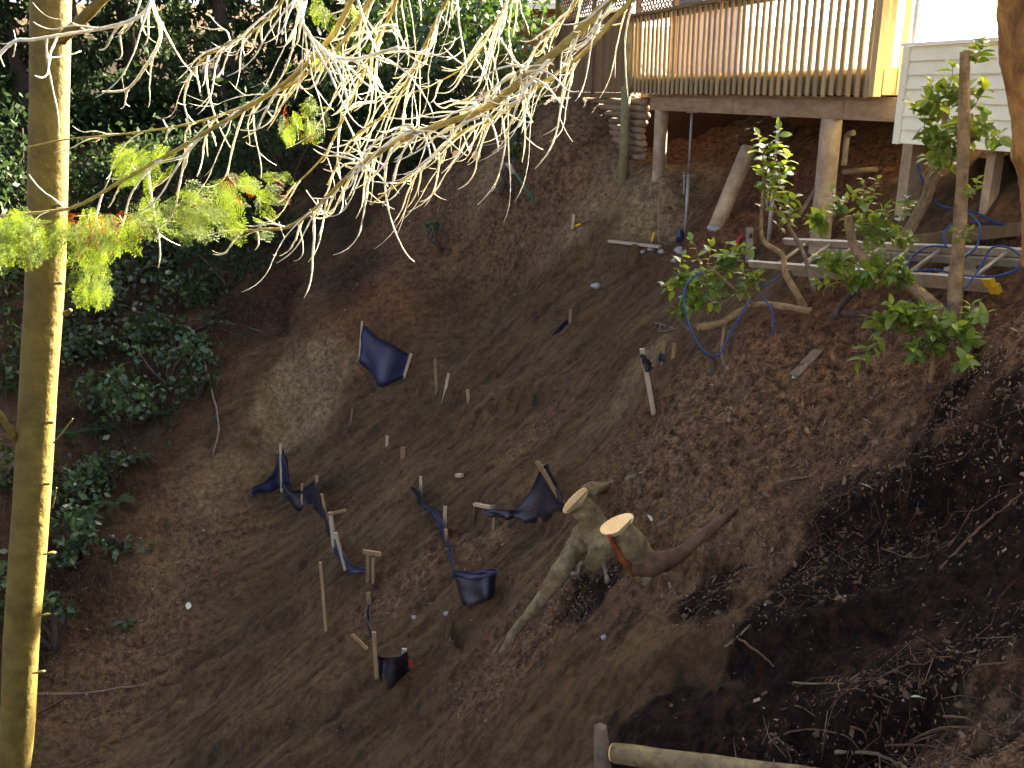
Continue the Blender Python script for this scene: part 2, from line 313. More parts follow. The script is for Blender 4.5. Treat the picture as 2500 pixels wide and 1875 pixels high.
gx = axis(-400, -9.5, 5.5, 400, .045); 
gy = np.concatenate([axis(-400, 3.2, 12.0, 11.9, .036)[:-1], axis(12.0, 12.0, 20.5, 500, .055)[0:]])
gy = np.unique(np.round(gy, 5)); gx = np.unique(np.round(gx, 5))
GX, GY = np.meshgrid(gx, gy); GZ = gz(GX, GY)
nx, ny = len(gx), len(gy)
idx = np.arange(nx * ny).reshape(ny, nx)
q = np.stack([idx[:-1, :-1], idx[:-1, 1:], idx[1:, 1:], idx[1:, :-1]], -1).reshape(-1, 4)
gm = bpy.data.meshes.new('hillside'); gm.vertices.add(nx * ny); gm.loops.add(q.size); gm.polygons.add(len(q))
gm.vertices.foreach_set('co', np.stack([GX, GY, GZ], -1).astype(np.float32).ravel())
gm.loops.foreach_set('vertex_index', q.ravel().astype(np.int32)); gm.polygons.foreach_set('loop_start', (np.arange(len(q)) * 4).astype(np.int32))
gm.polygons.foreach_set('loop_total', np.full(len(q), 4, np.int32)); gm.update(); gm.validate(); gm.shade_smooth()
ca = gm.color_attributes.new('soil', 'FLOAT_COLOR', 'POINT')
nzv = .5 + .5 * np.clip(fbm(GX * 2.2, GY * 2.2, 4, .6), -1, 1)
def brk(m, k=1.2): return np.clip(m * k - .55 * (1 - nzv), 0, 1)
ca.data.foreach_set('color', np.stack([brk(clay(GX, GY)), np.clip(np.maximum((soil_shade(GX, GY) + .75 * (nzv - .5) + .16 * fbm(GX * 9, GY * 9, 2) - .33) * 3.2, .8 * brk(duff(GX, GY), 1.3)), 0, 1), brk(redd(GX, GY)), litter(GX, GY)], -1).astype(np.float32).ravel())
def soilmat():
    m = bpy.data.materials.new('hillside_soil'); m.use_nodes = True; t = m.node_tree; N = t.nodes; Lk = t.links; b = N['Principled BSDF']
    b.inputs['Roughness'].default_value = .95; b.inputs['Specular IOR Level'].default_value = .15
    at = N.new('ShaderNodeVertexColor'); at.layer_name = 'soil'; se = N.new('ShaderNodeSeparateColor'); Lk.new(at.outputs[0], se.inputs[0])
    tc = N.new('ShaderNodeTexCoord')
    def nz(sc, de=8, ro=.65, st=None):
        n = N.new('ShaderNodeTexNoise'); n.inputs['Scale'].default_value = sc; n.inputs['Detail'].default_value = de; n.inputs['Roughness'].default_value = ro
        if st:
            mp = N.new('ShaderNodeMapping'); mp.inputs['Rotation'].default_value = (0, 0, R(16)); mp.inputs['Scale'].default_value = st
            # rotate so that x runs uphill
            mp.vector_type = 'TEXTURE'; mp.inputs['Scale'].default_value = tuple(1 / q for q in st)
            Lk.new(tc.outputs['Object'], mp.inputs[0]); Lk.new(mp.outputs[0], n.inputs['Vector'])
        else: Lk.new(tc.outputs['Object'], n.inputs['Vector'])
        return n.outputs['Fac']
    def ramp(f, c1, c2, p1=.35, p2=.65):
        r = N.new('ShaderNodeValToRGB'); r.color_ramp.elements[0].position = p1; r.color_ramp.elements[1].position = p2
        r.color_ramp.elements[0].color = (*c1, 1); r.color_ramp.elements[1].color = (*c2, 1); Lk.new(f, r.inputs[0]); return r.outputs[0]
    def mix(f, a, c, bt='MIX'):
        x = N.new('ShaderNodeMix'); x.data_type = 'RGBA'; x.blend_type = bt
        if isinstance(f, float): x.inputs[0].default_value = f
        else: Lk.new(f, x.inputs[0])
        Lk.new(a, x.inputs[6]); Lk.new(c, x.inputs[7]); return x.outputs[2]
    def nzc(sc, de, ro):
        n = N.new('ShaderNodeTexNoise'); n.inputs['Scale'].default_value = sc; n.inputs['Detail'].default_value = de; n.inputs['Roughness'].default_value = ro
        Lk.new(tc.outputs['Object'], n.inputs['Vector']); s_ = N.new('ShaderNodeSeparateColor'); Lk.new(n.outputs['Color'], s_.inputs[0]); return n.outputs['Fac'], s_.outputs
    streak = nz(3.3, 6, .68, (.25, 2.4, .55)); big = nz(.9, 2, .5)
    fac, ch = nzc(11, 7, .8)
    base = mix(.47, ramp(streak, (.038, .020, .0078), (.185, .113, .049), .39, .62), ramp(ch[0], (.028, .0145, .0055), (.182, .110, .048), .40, .62))
    base = mix(ramp(big, (0, 0, 0), (.55, .55, .55), .35, .7), base, ramp(ch[1], (.018, .0095, .004), (.085, .050, .022), .40, .62))
    cl = ramp(ch[1], (.095, .058, .024), (.42, .295, .145), .38, .64)
    shade_duff = ramp(ch[2], (.004, .0018, .0009), (.042, .017, .0075), .44, .68)  # near-black for the painted shadow and for forest duff
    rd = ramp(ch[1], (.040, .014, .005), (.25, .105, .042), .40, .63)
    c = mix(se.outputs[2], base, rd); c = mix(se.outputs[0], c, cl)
    lm = N.new('ShaderNodeMath'); lm.operation = 'MULTIPLY'; lm.inputs[1].default_value = .7; Lk.new(at.outputs['Alpha'], lm.inputs[0])
    c = mix(lm.outputs[0], c, ramp(ch[0], (.040, .019, .008), (.40, .225, .11), .42, .62)); c = mix(se.outputs[1], c, shade_duff)
    Lk.new(c, b.inputs['Base Color'])
    b1 = N.new('ShaderNodeBump'); b1.inputs['Strength'].default_value = .9; b1.inputs['Distance'].default_value = .07; Lk.new(fac, b1.inputs['Height'])
    Lk.new(b1.outputs[0], b.inputs['Normal'])
    return m
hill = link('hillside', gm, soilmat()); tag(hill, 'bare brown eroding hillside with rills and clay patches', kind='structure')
# fast lookups on the finished sheet
def gz1(x, y):
    i = int(np.clip(np.searchsorted(gx, x) - 1, 0, nx - 2)); j = int(np.clip(np.searchsorted(gy, y) - 1, 0, ny - 2))
    u = (x - gx[i]) / (gx[i + 1] - gx[i]); v = (y - gy[j]) / (gy[j + 1] - gy[j])
    return float((GZ[j, i] * (1 - u) + GZ[j, i + 1] * u) * (1 - v) + (GZ[j + 1, i] * (1 - u) + GZ[j + 1, i + 1] * u) * v)
def gzv(x, y):
    i = np.clip(np.searchsorted(gx, x) - 1, 0, nx - 2); j = np.clip(np.searchsorted(gy, y) - 1, 0, ny - 2)
    u = (x - gx[i]) / (gx[i + 1] - gx[i]); v = (y - gy[j]) / (gy[j + 1] - gy[j])
    return (GZ[j, i] * (1 - u) + GZ[j, i + 1] * u) * (1 - v) + (GZ[j + 1, i] * (1 - u) + GZ[j + 1, i + 1] * u) * v
def G(px, py):
    d = ray(px, py); ts = np.linspace(3, 36, 3300); p = ts[:, None] * d
    below = p[:, 2] < gzv(p[:, 0], p[:, 1]); i = int(np.argmax(below)) if below.any() else len(ts) - 1
    return p[i].copy()
def on(p, dz=0.0): return np.array([p[0], p[1], gz1(p[0], p[1]) + dz])
def gnormal(x, y, e=.08):
    a = (gz1(x + e, y) - gz1(x - e, y)) / (2 * e); b = (gz1(x, y + e) - gz1(x, y - e)) / (2 * e)
    v = np.array([-a, -b, 1.0]); return v / np.linalg.norm(v)
# ============================================================ DECK
ZR = deck_hit(2127, 236)[2]                        # bottom of the balusters
A0 = .26; a_far = 6.6; AM = (A0 + a_far) / 2; AH = (a_far - A0) / 2; ZTOP = ZR + 1.17
deck = thing('deck', DP(3, 0, ZR), 'raised timber deck with upright slat railing standing on concrete columns', 'deck')
def along(a, s=0.0, z=0.0): return DP(a, s, z)
ax3 = np.array([DD[0], DD[1], 0]); nx3 = np.array([NN[0], NN[1], 0]); uz = np.array([0, 0, 1.])
# rim joist behind the balusters, beam below
MB().box(along(AM, .075, ZR + .14), ax3 * AH, nx3 * .02, uz * .12).build('rim_joist', M['rail'], deck)
pieces = [(-.17, .95), (.965, 3.4), (3.415, 6.1)]
for i, (a0, a1) in enumerate(pieces):
    MB().box(along((a0 + a1) / 2, .22, ZR - .145), ax3 * (a1 - a0) / 2, nx3 * .05, uz * .10).build('beam', M['beam'], deck)
MB().box(along(3.2, .30, ZR - .03), ax3 * 3.3, nx3 * .09, uz * .025).build('ledger', M['beam'], deck)
MB().box(along(AM, .02, ZTOP + .02), ax3 * (AH + .06), nx3 * .07, uz * .019).build('top_rail', M['rail'], deck)
MB().box(along(AM, .055, ZTOP - .05), ax3 * AH, nx3 * .019, uz * .044).build('rail_board', M['rail'], deck)
def bal_mesh(wd, h):
    b = MB().box((0, 0, h / 2), (wd / 2, 0, 0), (0, .009, 0), (0, 0, h / 2)); me = b.mesh('baluster')
    me.materials.append(M['deckwood']); return me
bm1 = bal_mesh(.064, 1.16); rotz = math.atan2(DD[1], DD[0])
for i in range(41):
    o = link('baluster', bm1, None, deck); p = along(A0 + .12 + i * .1535, .02 + random.uniform(-.002, .002), ZR + random.uniform(-.008, .008))
    o.matrix_parent_inverse = Matrix.Identity(4)
    o.location = Vector(p) - deck.location; o.rotation_euler = (random.uniform(-.006, .006), random.uniform(-.006, .006), rotz)
bm2 = bal_mesh(.075, 1.16)
for i, s_ in enumerate((.13, .30, .47)):
    o = link('baluster', bm2, None, deck); p = along(A0 - .03, s_, ZR + .02); o.matrix_parent_inverse = Matrix.Identity(4)
    o.location = Vector(p) - deck.location; o.rotation_euler = (0, 0, rotz + math.pi / 2)
MB().box(along(A0, .30, ZR + .14), ax3 * .02, nx3 * .30, uz * .12).build('rim_joist', M['deckwood'], deck)
MB().box(along(A0, .3, ZTOP + .02), ax3 * .07, nx3 * .3, uz * .018).build('top_rail', M['rail'], deck)
MB().box(along(A0, .03, ZR + .6), ax3 * .045, nx3 * .045, uz * .6).build('corner_post', M['deckwood'], deck)
MB().box(along(a_far + .09, .02, ZR + .52), ax3 * .045, nx3 * .045, uz * .72).build('corner_post', M['mosspost'], deck)
for i in range(18):
    MB().box(along(AM, .16 + i * .145, ZR + .262 + random.uniform(0, .004)), ax3 * (AH - .03), nx3 * .068, uz * .016).build('deck_board', M['deckwood'], deck)
for i in range(8):
    MB().box(along(A0 + .4 + i * .78, 1.45, ZR + .12), ax3 * .019, nx3 * 1.3, uz * .11).build('joist', M['beam'], deck)
MB().box(along(3.1, 2.75, -.45), ax3 * 3.7, nx3 * .03, uz * .62).build('sun_block_board', M['sun_block'], deck)  # board added behind the deck to stop sun leaking underneath
MB().box(along(6.85, 1.55, -.5), ax3 * .03, nx3 * 1.2, uz * .6).build('sun_block_board', M['sun_block'], deck)  # added far-end board, blocks sun slanting in under the deck
def column(px, s, r, name='concrete_column', top=None):
    p = deck_hit(px, 300, s); z1 = (ZR - .245) if top is None else top; z0 = gz1(p[0], p[1]) - .3
    b = MB(); n = 20; pts = [(p[0], p[1], z0 + (z1 - z0) * k / 8) for k in range(9)]
    return b.tube(pts, [r * (1 + .015 * math.sin(k * 2.1)) for k in range(9)], n).build(name, M['concrete'], deck, True)
column(2030, .22, .118); column(1614, .22, .105)
# ============================================================ HOUSE with pale siding (right of the deck)
hs = thing('house', along(-2, 0, -1), 'pale green lap sided house wall standing on concrete piers beside the deck', 'house')
a0 = -.20; a1 = -6.5; zb = deck_hit(2300, 357, 0)[2]; zt = deck_hit(2300, 111, 0)[2]
nb = 7; hh = (zt - zb) / nb
for k in range(nb):
    z = zb + hh * k
    vs_ = []
    for a in (a0 - .09, a1):
        vs_ += [along(a, -.028, z), along(a, -.006, z + hh + .012), along(a, .01, z + hh + .012), along(a, .01, z)]
    MB().add(vs_, [(0, 4, 5, 1), (1, 5, 6, 2), (2, 6, 7, 3), (3, 7, 4, 0), (0, 1, 2, 3), (4, 7, 6, 5)]).build('siding_board', M['siding'], hs)
MB().box(along(a0 - .045, -.02, (zb + zt) / 2), ax3 * .045, nx3 * .022, uz * ((zt - zb) / 2 + .01)).build('corner_board', M['siding'], hs)
MB().box(along((a0 + a1) / 2, .0, zt + .026), ax3 * (abs(a1 - a0) / 2 + .03), nx3 * .05, uz * .012).build('sill', M['white'], hs)
MB().box(along((a0 + a1) / 2, .03, zt + .75), ax3 * (abs(a1 - a0) / 2), nx3 * .004, uz * .71).build('backlit_standin', M['sheet'], hs)  # added sheet, lit from behind to make the bright area; frame invented too
for a in (a0 - .03, -2.2, -3.6, -5.0, -6.4):
    MB().box(along(a, .065, zt + .75), ax3 * .03, nx3 * .028, uz * .712).build('frame_post', M['white'], hs)
MB().box(along((a0 + a1) / 2, .03, zt + 1.49), ax3 * (abs(a1 - a0) / 2 + .05), nx3 * .06, uz * .03).build('head_rail', M['white'], hs)
MB().box(along((a0 + a1) / 2, 1.2, zb + .05), ax3 * (abs(a1 - a0) / 2), nx3 * 1.15, uz * .05).build('floor_slab', M['beam'], hs)
MB().box(along(a0 - .03, .8, (zb + zt) / 2), ax3 * .02, nx3 * .78, uz * ((zt - zb) / 2)).build('end_wall', M['siding'], hs)
for px, s_, wd in ((2226, .28, .075), (2428, .2, .05)):
    p = deck_hit(px, 400, s_); z0 = gz1(p[0], p[1]) - .1
    MB().box((p[0], p[1], (z0 + zb) / 2), ax3 * wd, nx3 * wd, uz * (zb - z0) / 2).build('pier', M['concrete'], hs)
p = along(-3.2, 1.3, 0); MB().box((p[0], p[1], zb - .5), ax3 * 2.7, nx3 * .04, uz * .49).build('foundation_wall', M['fence'], hs)
# ============================================================ FENCE, retaining logs
SF = .06
fn = thing('fence', along(8, SF, ZR), 'brown board privacy fence with a lattice top at the far end of the deck', 'fence')
af0, af1 = 6.74, 10.3; zf0 = ZR + .02; zf1 = ZR + 1.28
nbd = 24
for i in range(nbd):
    a = af0 + (i + .5) * (af1 - af0) / nbd
    MB().box(along(a, SF + random.uniform(-.003, .003), (zf0 + zf1) / 2), ax3 * ((af1 - af0) / nbd / 2 - .003), nx3 * .01, uz * ((zf1 - zf0) / 2)).build('fence_board', M['fence'], fn)
MB().box(along((af0 + af1) / 2, SF - .02, zf1 + .03), ax3 * (af1 - af0) / 2, nx3 * .045, uz * .03).build('fence_rail', M['lattice'], fn)
MB().box(along((af0 + af1) / 2, SF - .02, zf0 - .05), ax3 * (af1 - af0) / 2, nx3 * .03, uz * .045).build('fence_rail', M['fence'], fn)
for a in (af0 + .02, 8.3, af1):
    MB().box(along(a, SF - .035, ZR + .85), ax3 * .045, nx3 * .032, uz * .93).build('fence_post', M['lattice'], fn)
def lattice(parent, a0_, a1_, s, z0, z1, step=.085):
    L = a1_ - a0_; H = z1 - z0; k = 0
    for sg in (1, -1):
        c = -H
        while c < L:
            pts = []                 # slat from (c,0) to (c+H,H), clipped
            u0, v0, u1, v1 = c, 0, c + H, H
            if u0 < 0: v0 -= u0; u0 = 0
            if u1 > L: v1 -= u1 - L; u1 = L
            if u1 - u0 > .03:
                if sg < 0: u0, u1 = L - u0, L - u1
                p = along(a0_ + u0, s + sg * .005, z0 + v0); q2 = along(a0_ + u1, s + sg * .005, z0 + v1)
                MB().bar(p, q2, .035, .008, nx3).build('lattice_slat', M['lattice'], parent)
            c += step * 1.414
    MB().box(along((a0_ + a1_) / 2, s, z1 + .02), ax3 * L / 2, nx3 * .025, uz * .02).build('lattice_cap', M['lattice'], parent)
lattice(fn, 6.82, 8.25, SF, zf1 + .065, zf1 + .5); lattice(fn, 8.35, 10.25, SF, zf1 + .065, zf1 + .5)
ls = thing('lattice_screen', along(6, .14, ZTOP), 'lattice privacy screen rising above the far end of the deck rail', 'screen')
lattice(ls, 5.3, 6.56, .14, ZTOP + .05, ZTOP + .5, .085)
for a in (5.26, 6.62): MB().box(along(a, .14, ZR + .95), ax3 * .04, nx3 * .035, uz * .8).build('post', M['lattice'], ls)
rw = thing('retaining_wall', along(7, .1, -.8), 'stacked round log retaining wall below the board fence', 'retaining wall')
for k in range(9):
    z = ZR - .13 - k * .108; a_l = 6.1 + .06 * random.random(); a_r = 9.3 - k * .22
    pts = [along(a_l + (a_r - a_l) * t / 8, .12 + .03 * math.sin(t + k), z + .012 * math.sin(t * 1.7 + k)) for t in range(9)]
    MB().tube(pts, [.058 + .004 * math.sin(t * 2 + k) for t in range(9)], 10).build('log', M['log'], rw, True)
pp = deck_hit(1525, 300, -.08); zg = gz1(pp[0], pp[1])
o = MB().tube([(pp[0], pp[1], zg - .3), (pp[0] + .01, pp[1], (zg + ZR) / 2), (pp[0], pp[1], ZR + .12)], [.085, .08, .075], 12).build('fence_post', M['mosspost'], None, True)
tag(o, 'mossy round post standing in front of the log retaining wall', 'post')
# ============================================================ screw jacks under the deck
def jack(px, py, s, label, r=.022):
    p = deck_hit(px, 265, s); top = ZR - .25; b = G(px - 16 if px < 1800 else px - 15, py) if False else None
    z0 = gz1(p[0], p[1]) if py is None else W(px, py, p[1])[2]
    t = thing('jack_post', (p[0], p[1], z0), label, 'jack post', 'steel jack posts under the deck beam'); h = top - z0; m = z0 + h * .55
    MB().tube([(p[0], p[1], z0), (p[0], p[1], m)], r * 1.2, 10).build('outer_tube', M['steel'], t, True)
    MB().tube([(p[0], p[1], m), (p[0], p[1], top)], r * .85, 10).build('inner_tube', M['steel'], t, True)
    MB().tube([(p[0] - .09, p[1], m - .03), (p[0] + .10, p[1], m - .03)], .009, 6).build('pin', M['steel'], t)
    MB().tube([(p[0] - .06, p[1], m + .0), (p[0] - .06, p[1], m - .3)], .012, 6).build('handle', M['steel'], t)
    MB().box((p[0], p[1], z0 + .006), (.09, 0, 0), (0, .09, 0), uz * .006).build('base_plate', M['steel'], t)
    MB().box((p[0], p[1], top - .006), (.07, 0, 0), (0, .07, 0), uz * .005).build('top_plate', M['steel'], t)
    return t
jack(1690, 600, .2, 'thin steel jack post under the deck beam, left of the tilted column')
jack(1903, 640, .2, 'thin steel jack post under the deck beam, behind the leafy sprig')
# ============================================================ tilted footing column
def obj_tube(name, pts, rad, m, label, cat, n=12, grp=None, k=None, smooth=True):
    ps = spline(pts, k) if k else pts
    if not np.isscalar(rad) and k: rad = list(np.interp(np.linspace(0, 1, k), np.linspace(0, 1, len(rad)), rad))
    return tag(MB().tube(ps, rad, n).build(name, m, None, smooth), label, cat, grp)
b = G(1748, 556); tpt = W(1826, 366, b[1] + .35)
tc_ = thing('tilted_column', b, 'grey concrete column tilted over on the bank with a broken foot', 'column')
MB().tube([b + (tpt - b) * k / 6 for k in range(7)], [.11] * 7, 20).build('shaft', M['concrete'], tc_, True)
d_ = (tpt - b) / np.linalg.norm(tpt - b); MB().tube([tpt + d_ * .002, tpt + d_ * .03], [.113, .10], 20).build('cap_ring', M['beam'], tc_, True)
def rockmesh(c, r, seed, sq=(1, 1, .7), it=1):
    import bmesh
    bm = bmesh.new(); bmesh.ops.create_icosphere(bm, subdivisions=it + 1, radius=1); rr = random.Random(seed)
    off = [(Vector((rr.uniform(-1, 1), rr.uniform(-1, 1), rr.uniform(-1, 1))).normalized(), rr.uniform(.5, .95)) for _ in range(9)]
    for v in bm.verts:
        for n_, d2 in off:
            e = v.co.dot(n_)
            if e > d2: v.co -= n_ * (e - d2)
        v.co = Vector((v.co.x * sq[0] * r + c[0], v.co.y * sq[1] * r + c[1], v.co.z * sq[2] * r + c[2]))
    vs_ = [tuple(v.co) for v in bm.verts]; bm.verts.index_update(); fs = [tuple(v.index for v in f.verts) for f in bm.faces]; bm.free(); return vs_, fs
MB().add(*rockmesh(b + np.array([0, -.02, -.0]), .13, 3, (1.1, .8, .55))).build('broken_foot', M['rock'], tc_)
# log and pipe under the deck
p = deck_hit(2060, 420, .9); q_ = deck_hit(2118, 415, .9); obj_tube('log', [p, q_ + np.array([.15, .1, 0])], .035, M['log'], 'short log lying under the deck behind the front column', 'log')
p = deck_hit(2066, 352, .8); q_ = deck_hit(2070, 330, .8); r_ = deck_hit(2084, 324, .8)
obj_tube('drain_pipe', [p - uz * .25, p, q_, r_], .035, M['concrete'], 'bent pale drain pipe under the deck behind the front column', 'pipe', k=8)
# brace board leaning by the front column
p = deck_hit(1975, 492, .1); q_ = deck_hit(2006, 440, .15)
tag(MB().bar(p - (q_ - p) * .6, q_, .05, .05).build('brace', M['log'], None), 'short round brace leaning against the front concrete column', 'brace')
# ============================================================ neighbour's buildings
sh = thing('shed', W(1300, 200, 23), 'reddish brown sided building with white gutter behind the fence', 'building')
zz0 = W(1300, 232, 23)[2]; zz1 = W(1300, 26, 23)[2]; x0 = W(1215, 100, 23)[0]; x1 = W(1392, 100, 23)[0]
nbs = 12
for k in range(nbs):
    z = zz0 + (zz1 - zz0) * k / nbs; h_ = (zz1 - zz0) / nbs
    vs_ = []
    for x in (x0, x1): vs_ += [(x, 22.97, z), (x, 22.995, z + h_ + .01), (x, 23.03, z + h_ + .01), (x, 23.03, z)]
    MB().add(vs_, [(0, 4, 5, 1), (1, 5, 6, 2), (2, 6, 7, 3), (3, 7, 4, 0), (0, 1, 2, 3), (4, 7, 6, 5)]).build('siding_board', M['shed'], sh)
MB().box(((x0 + x1) / 2, 26, (zz0 + zz1) / 2), ((x1 - x0) / 2 - .05, 0, 0), (0, 2.9, 0), uz * (zz1 - zz0) / 2 * .98).build('wall', M['shed'], sh)
MB().box(((x0 + x1) / 2, 22.6, zz1 + .06), ((x1 - x0) / 2 + .35, 0, 0), (0, .05, 0), uz * .055).build('gutter', M['white'], sh)
MB().add([(x0 - .4, 22.55, zz1 + .12), (x1 + .4, 22.55, zz1 + .12), (x1 + .4, 26, zz1 + 1.5), (x0 - .4, 26, zz1 + 1.5), (x0 - .4, 29.5, zz1 + .12), (x1 + .4, 29.5, zz1 + .12)],
         [(0, 1, 2, 3), (3, 2, 5, 4), (0, 3, 4), (1, 5, 2), (0, 4, 5, 1)]).build('roof', M['roofb'], sh)
wh = thing('white_house', along(3, 7, 0), 'white walled house with a white framed window behind the deck', 'house')
sw = 6.0
def onw(px, py): return deck_hit(px, py, sw)
wa = [(onw(px, 0)[:2] - P0) @ DD for px in (1655, 1810)]
zw0 = onw(1730, 26)[2]; zwt = zw0 + 1.3; za = -.6
am0, am1 = min(wa) - .12, max(wa) + .12
def wbox(a_, b_, z_0, z_1, nm, m, dp=.06, s=sw): return MB().box(along((a_ + b_) / 2, s, (z_0 + z_1) / 2), ax3 * (b_ - a_) / 2, nx3 * dp, uz * (z_1 - z_0) / 2).build(nm, m, wh)
wlo, whi = min(wa), max(wa)
wbox(am0, wlo, za, zwt + .8, 'wall', M['white']); wbox(whi, am1, za, zwt + .8, 'wall', M['white'])
wbox(wlo, whi, za, zw0, 'wall', M['white']); wbox(wlo, whi, zwt, zwt + .8, 'wall', M['white'])
wn = wbox(wlo, whi, zw0, zwt, 'window', M['white'], .01, sw + .03)
def sub(o):
    o.parent = wn; o.matrix_parent_inverse = Matrix.Identity(4); return o
sub(wbox(wlo + .02, whi - .02, zw0 + .02, zwt - .02, 'pane', M['glass'], .012, sw))
for a_ in (wlo, (wlo + whi) / 2, whi): sub(wbox(a_ - .05, a_ + .05, zw0 - .05, zwt + .05, 'frame', M['white'], .03, sw - .085))
sub(wbox(wlo + .055, (wlo + whi) / 2 - .055, zw0 - .06, zw0 + .04, 'sill', M['white'], .05, sw - .085)); sub(wbox((wlo + whi) / 2 + .055, whi - .055, zw0 - .06, zw0 + .04, 'sill', M['white'], .05, sw - .085))
wbox(am0 - .3, am1 + .3, zwt + .8, zwt + .95, 'eave', M['roofb'], .5)
# ============================================================ silt fence pieces and stakes
def up_from(px, py, ptop):           # ground point under (px,py), and the point above it seen at ptop
    g = G(px, py); return g, W(ptop[0], ptop[1], g[1])
def stake_mesh(g, t, wd=.045, parent=None, m='stake', tip=True):
    g = np.asarray(g); t = np.asarray(t); d = t - g; L = np.linalg.norm(d); d /= L; ps = [g - d * .25, t - d * .0]
    b = MB().bar(ps[0], ps[1], wd, wd * .55, (0.15, .98, .1)); return b.build('stake', M[m], parent)
def lone_stake(bot, top, label, wd=.045, m='stake', cat='stake'):
    g, t = up_from(*bot, top); o = stake_mesh(g, t, wd, None, m); o.name = cat.replace(' ', '_'); return tag(o, label, cat, 'loose stakes on the slope')
def dig(g, t, clear=.025):            # bring a strip of cloth out of the soil towards the open side
    k = 1.0
    while k > .9 and (g[2] * k < gz1(g[0] * k, g[1] * k) - .02 or .5 * (g[2] + t[2]) * k < gz1((g[0] + t[0]) / 2 * k, (g[1] + t[1]) / 2 * k) + clear): k -= .002
    return g * k, t * k
def sheet(cols, parent, m='fabric', wr=.012, sub=5, th=.006):
    # cols: list of (bottom point, top point); a wrinkled band of cloth hung between them
    cols = [dig(*c) for c in cols]
    K = len(cols); n = (K - 1) * sub + 1; rows = 7
    bo = spline([c[0] for c in cols], n) if K > 2 else [cols[0][0] + (cols[1][0] - cols[0][0]) * t for t in np.linspace(0, 1, n)]
    to = spline([c[1] for c in cols], n) if K > 2 else [cols[0][1] + (cols[1][1] - cols[0][1]) * t for t in np.linspace(0, 1, n)]
    ph = random.random() * 9; vs_ = []; fs = []
    for side in (0, 1):
        for i in range(n):
            e = to[i] - bo[i]; tg = to[min(i + 1, n - 1)] - to[max(i - 1, 0)]; nr = np.cross(tg, e); nr /= max(np.linalg.norm(nr), 1e-6)
            for j in range(rows):
                v = j / (rows - 1); wv = wr * (math.sin(v * 9 + i * .5 + ph) + .8 * math.sin(v * 17 - i * .9 + ph)) + wr * 2.2 * math.sin(i * .8 + ph) * (1 - v)
                vs_.append(bo[i] + e * v + nr * (wv + (th if side else 0)))
    N1 = n * rows
    for i in range(n - 1):
        for j in range(rows - 1):
            a = i * rows + j; fs.append((a, a + rows, a + rows + 1, a + 1)); fs.append((N1 + a, N1 + a + 1, N1 + a + rows + 1, N1 + a + rows))
    for i in range(n - 1):
        for j in (0, rows - 1): a = i * rows + j; fs.append((a, N1 + a, N1 + a + rows, a + rows))
    for j in range(rows - 1):
        for i in (0, n - 1): a = i * rows + j; fs.append((a, a + 1, N1 + a + 1, N1 + a))
    return MB().add(vs_, fs).build('fabric', M[m], parent, True)
def fcol(bx, by, tx, ty, dY=0.0, dYt=0.0):
    g = G(bx, by); g = g + np.array([0, 0, -.03]); t = W(tx, ty, g[1] + dY + dYt); g = W(bx, by, g[1] + dY); return g, t
SG = 'silt fence remnants on the slope'
f = thing('silt_fence', G(930, 930), 'dark blue fabric panel stretched tight between two pale stakes at the scar edge', 'silt fence', SG)
gA, tA = up_from(877, 884, (884, 784)); gB, tB = up_from(986, 922, (1004, 863))
stake_mesh(gA, tA, .035, f, 'stakew'); stake_mesh(gB, tB, .045, f, 'stakew')
mid_b = W(936, 946, (gA[1] + gB[1]) / 2 - .12)
sheet([(W(880, 882, gA[1] + .02), W(886, 792, gA[1] + .02)), (W(905, 918, gA[1] - .05), W(925, 822, (gA[1] * 2 + gB[1]) / 3)), (mid_b, W(962, 843, (gA[1] + 2 * gB[1]) / 3)), (W(986, 918, gB[1] + .02), W(1000, 868, gB[1] + .02))], f, 'fabricblue')
f = thing('silt_fence', G(690, 1200), 'peaked blue fabric fold over a stake with a flap lying to its left', 'silt fence', SG)
g0 = G(688, 1200); t0 = W(685, 1084, g0[1]); stake_mesh(g0, t0, .04, f, 'stakew')
sheet([(W(612, 1212, g0[1] - .25), W(614, 1192, g0[1] - .25)), (W(640, 1204, g0[1] - .15), W(640, 1178, g0[1] - .15)), (W(664, 1200, g0[1] - .05), W(668, 1150, g0[1] - .02)), (W(682, 1190, g0[1] + .03), W(684, 1092, g0[1]))], f, 'fabricblue')
sheet([(W(690, 1190, g0[1]), W(687, 1094, g0[1])), (W(708, 1190, g0[1] - .02), W(697, 1110, g0[1] - .02)), (W(716, 1215, g0[1] - .1), W(706, 1172, g0[1] - .02))], f, 'fabricblue')
f = thing('silt_fence', G(740, 1240), 'sagging black fabric strip held by three thin stakes below the peaked fold', 'silt fence', SG)
g1, t1 = up_from(736, 1244, (738, 1180)); stake_mesh(g1, t1, .035, f); g2, t2 = up_from(774, 1245, (774, 1161)); stake_mesh(g2, t2, .045, f)
g3, t3 = up_from(803, 1296, (786, 1205)); stake_mesh(g3, t3, .04, f)
yb = g1[1] + .06
sheet([(W(694, 1205, yb + .1), W(690, 1180, yb + .1)), (W(715, 1240, yb), W(715, 1196, yb)), (W(745, 1246, yb), W(745, 1190, yb)), (W(771, 1242, g2[1] + .04), W(771, 1176, g2[1] + .04)), (W(798, 1292, g3[1] + .04), W(784, 1225, g3[1] + .04))], f)
f = thing('silt_fence', G(850, 1390), 'slumped dark fabric triangle trailing from a crossed pair of split stakes', 'silt fence', SG)
g1, t1 = up_from(817, 1344, (807, 1250)); stake_mesh(g1, t1, .06, f, 'stakew'); g2, t2 = up_from(844, 1392, (819, 1300)); stake_mesh(g2, t2, .045, f, 'stakew')
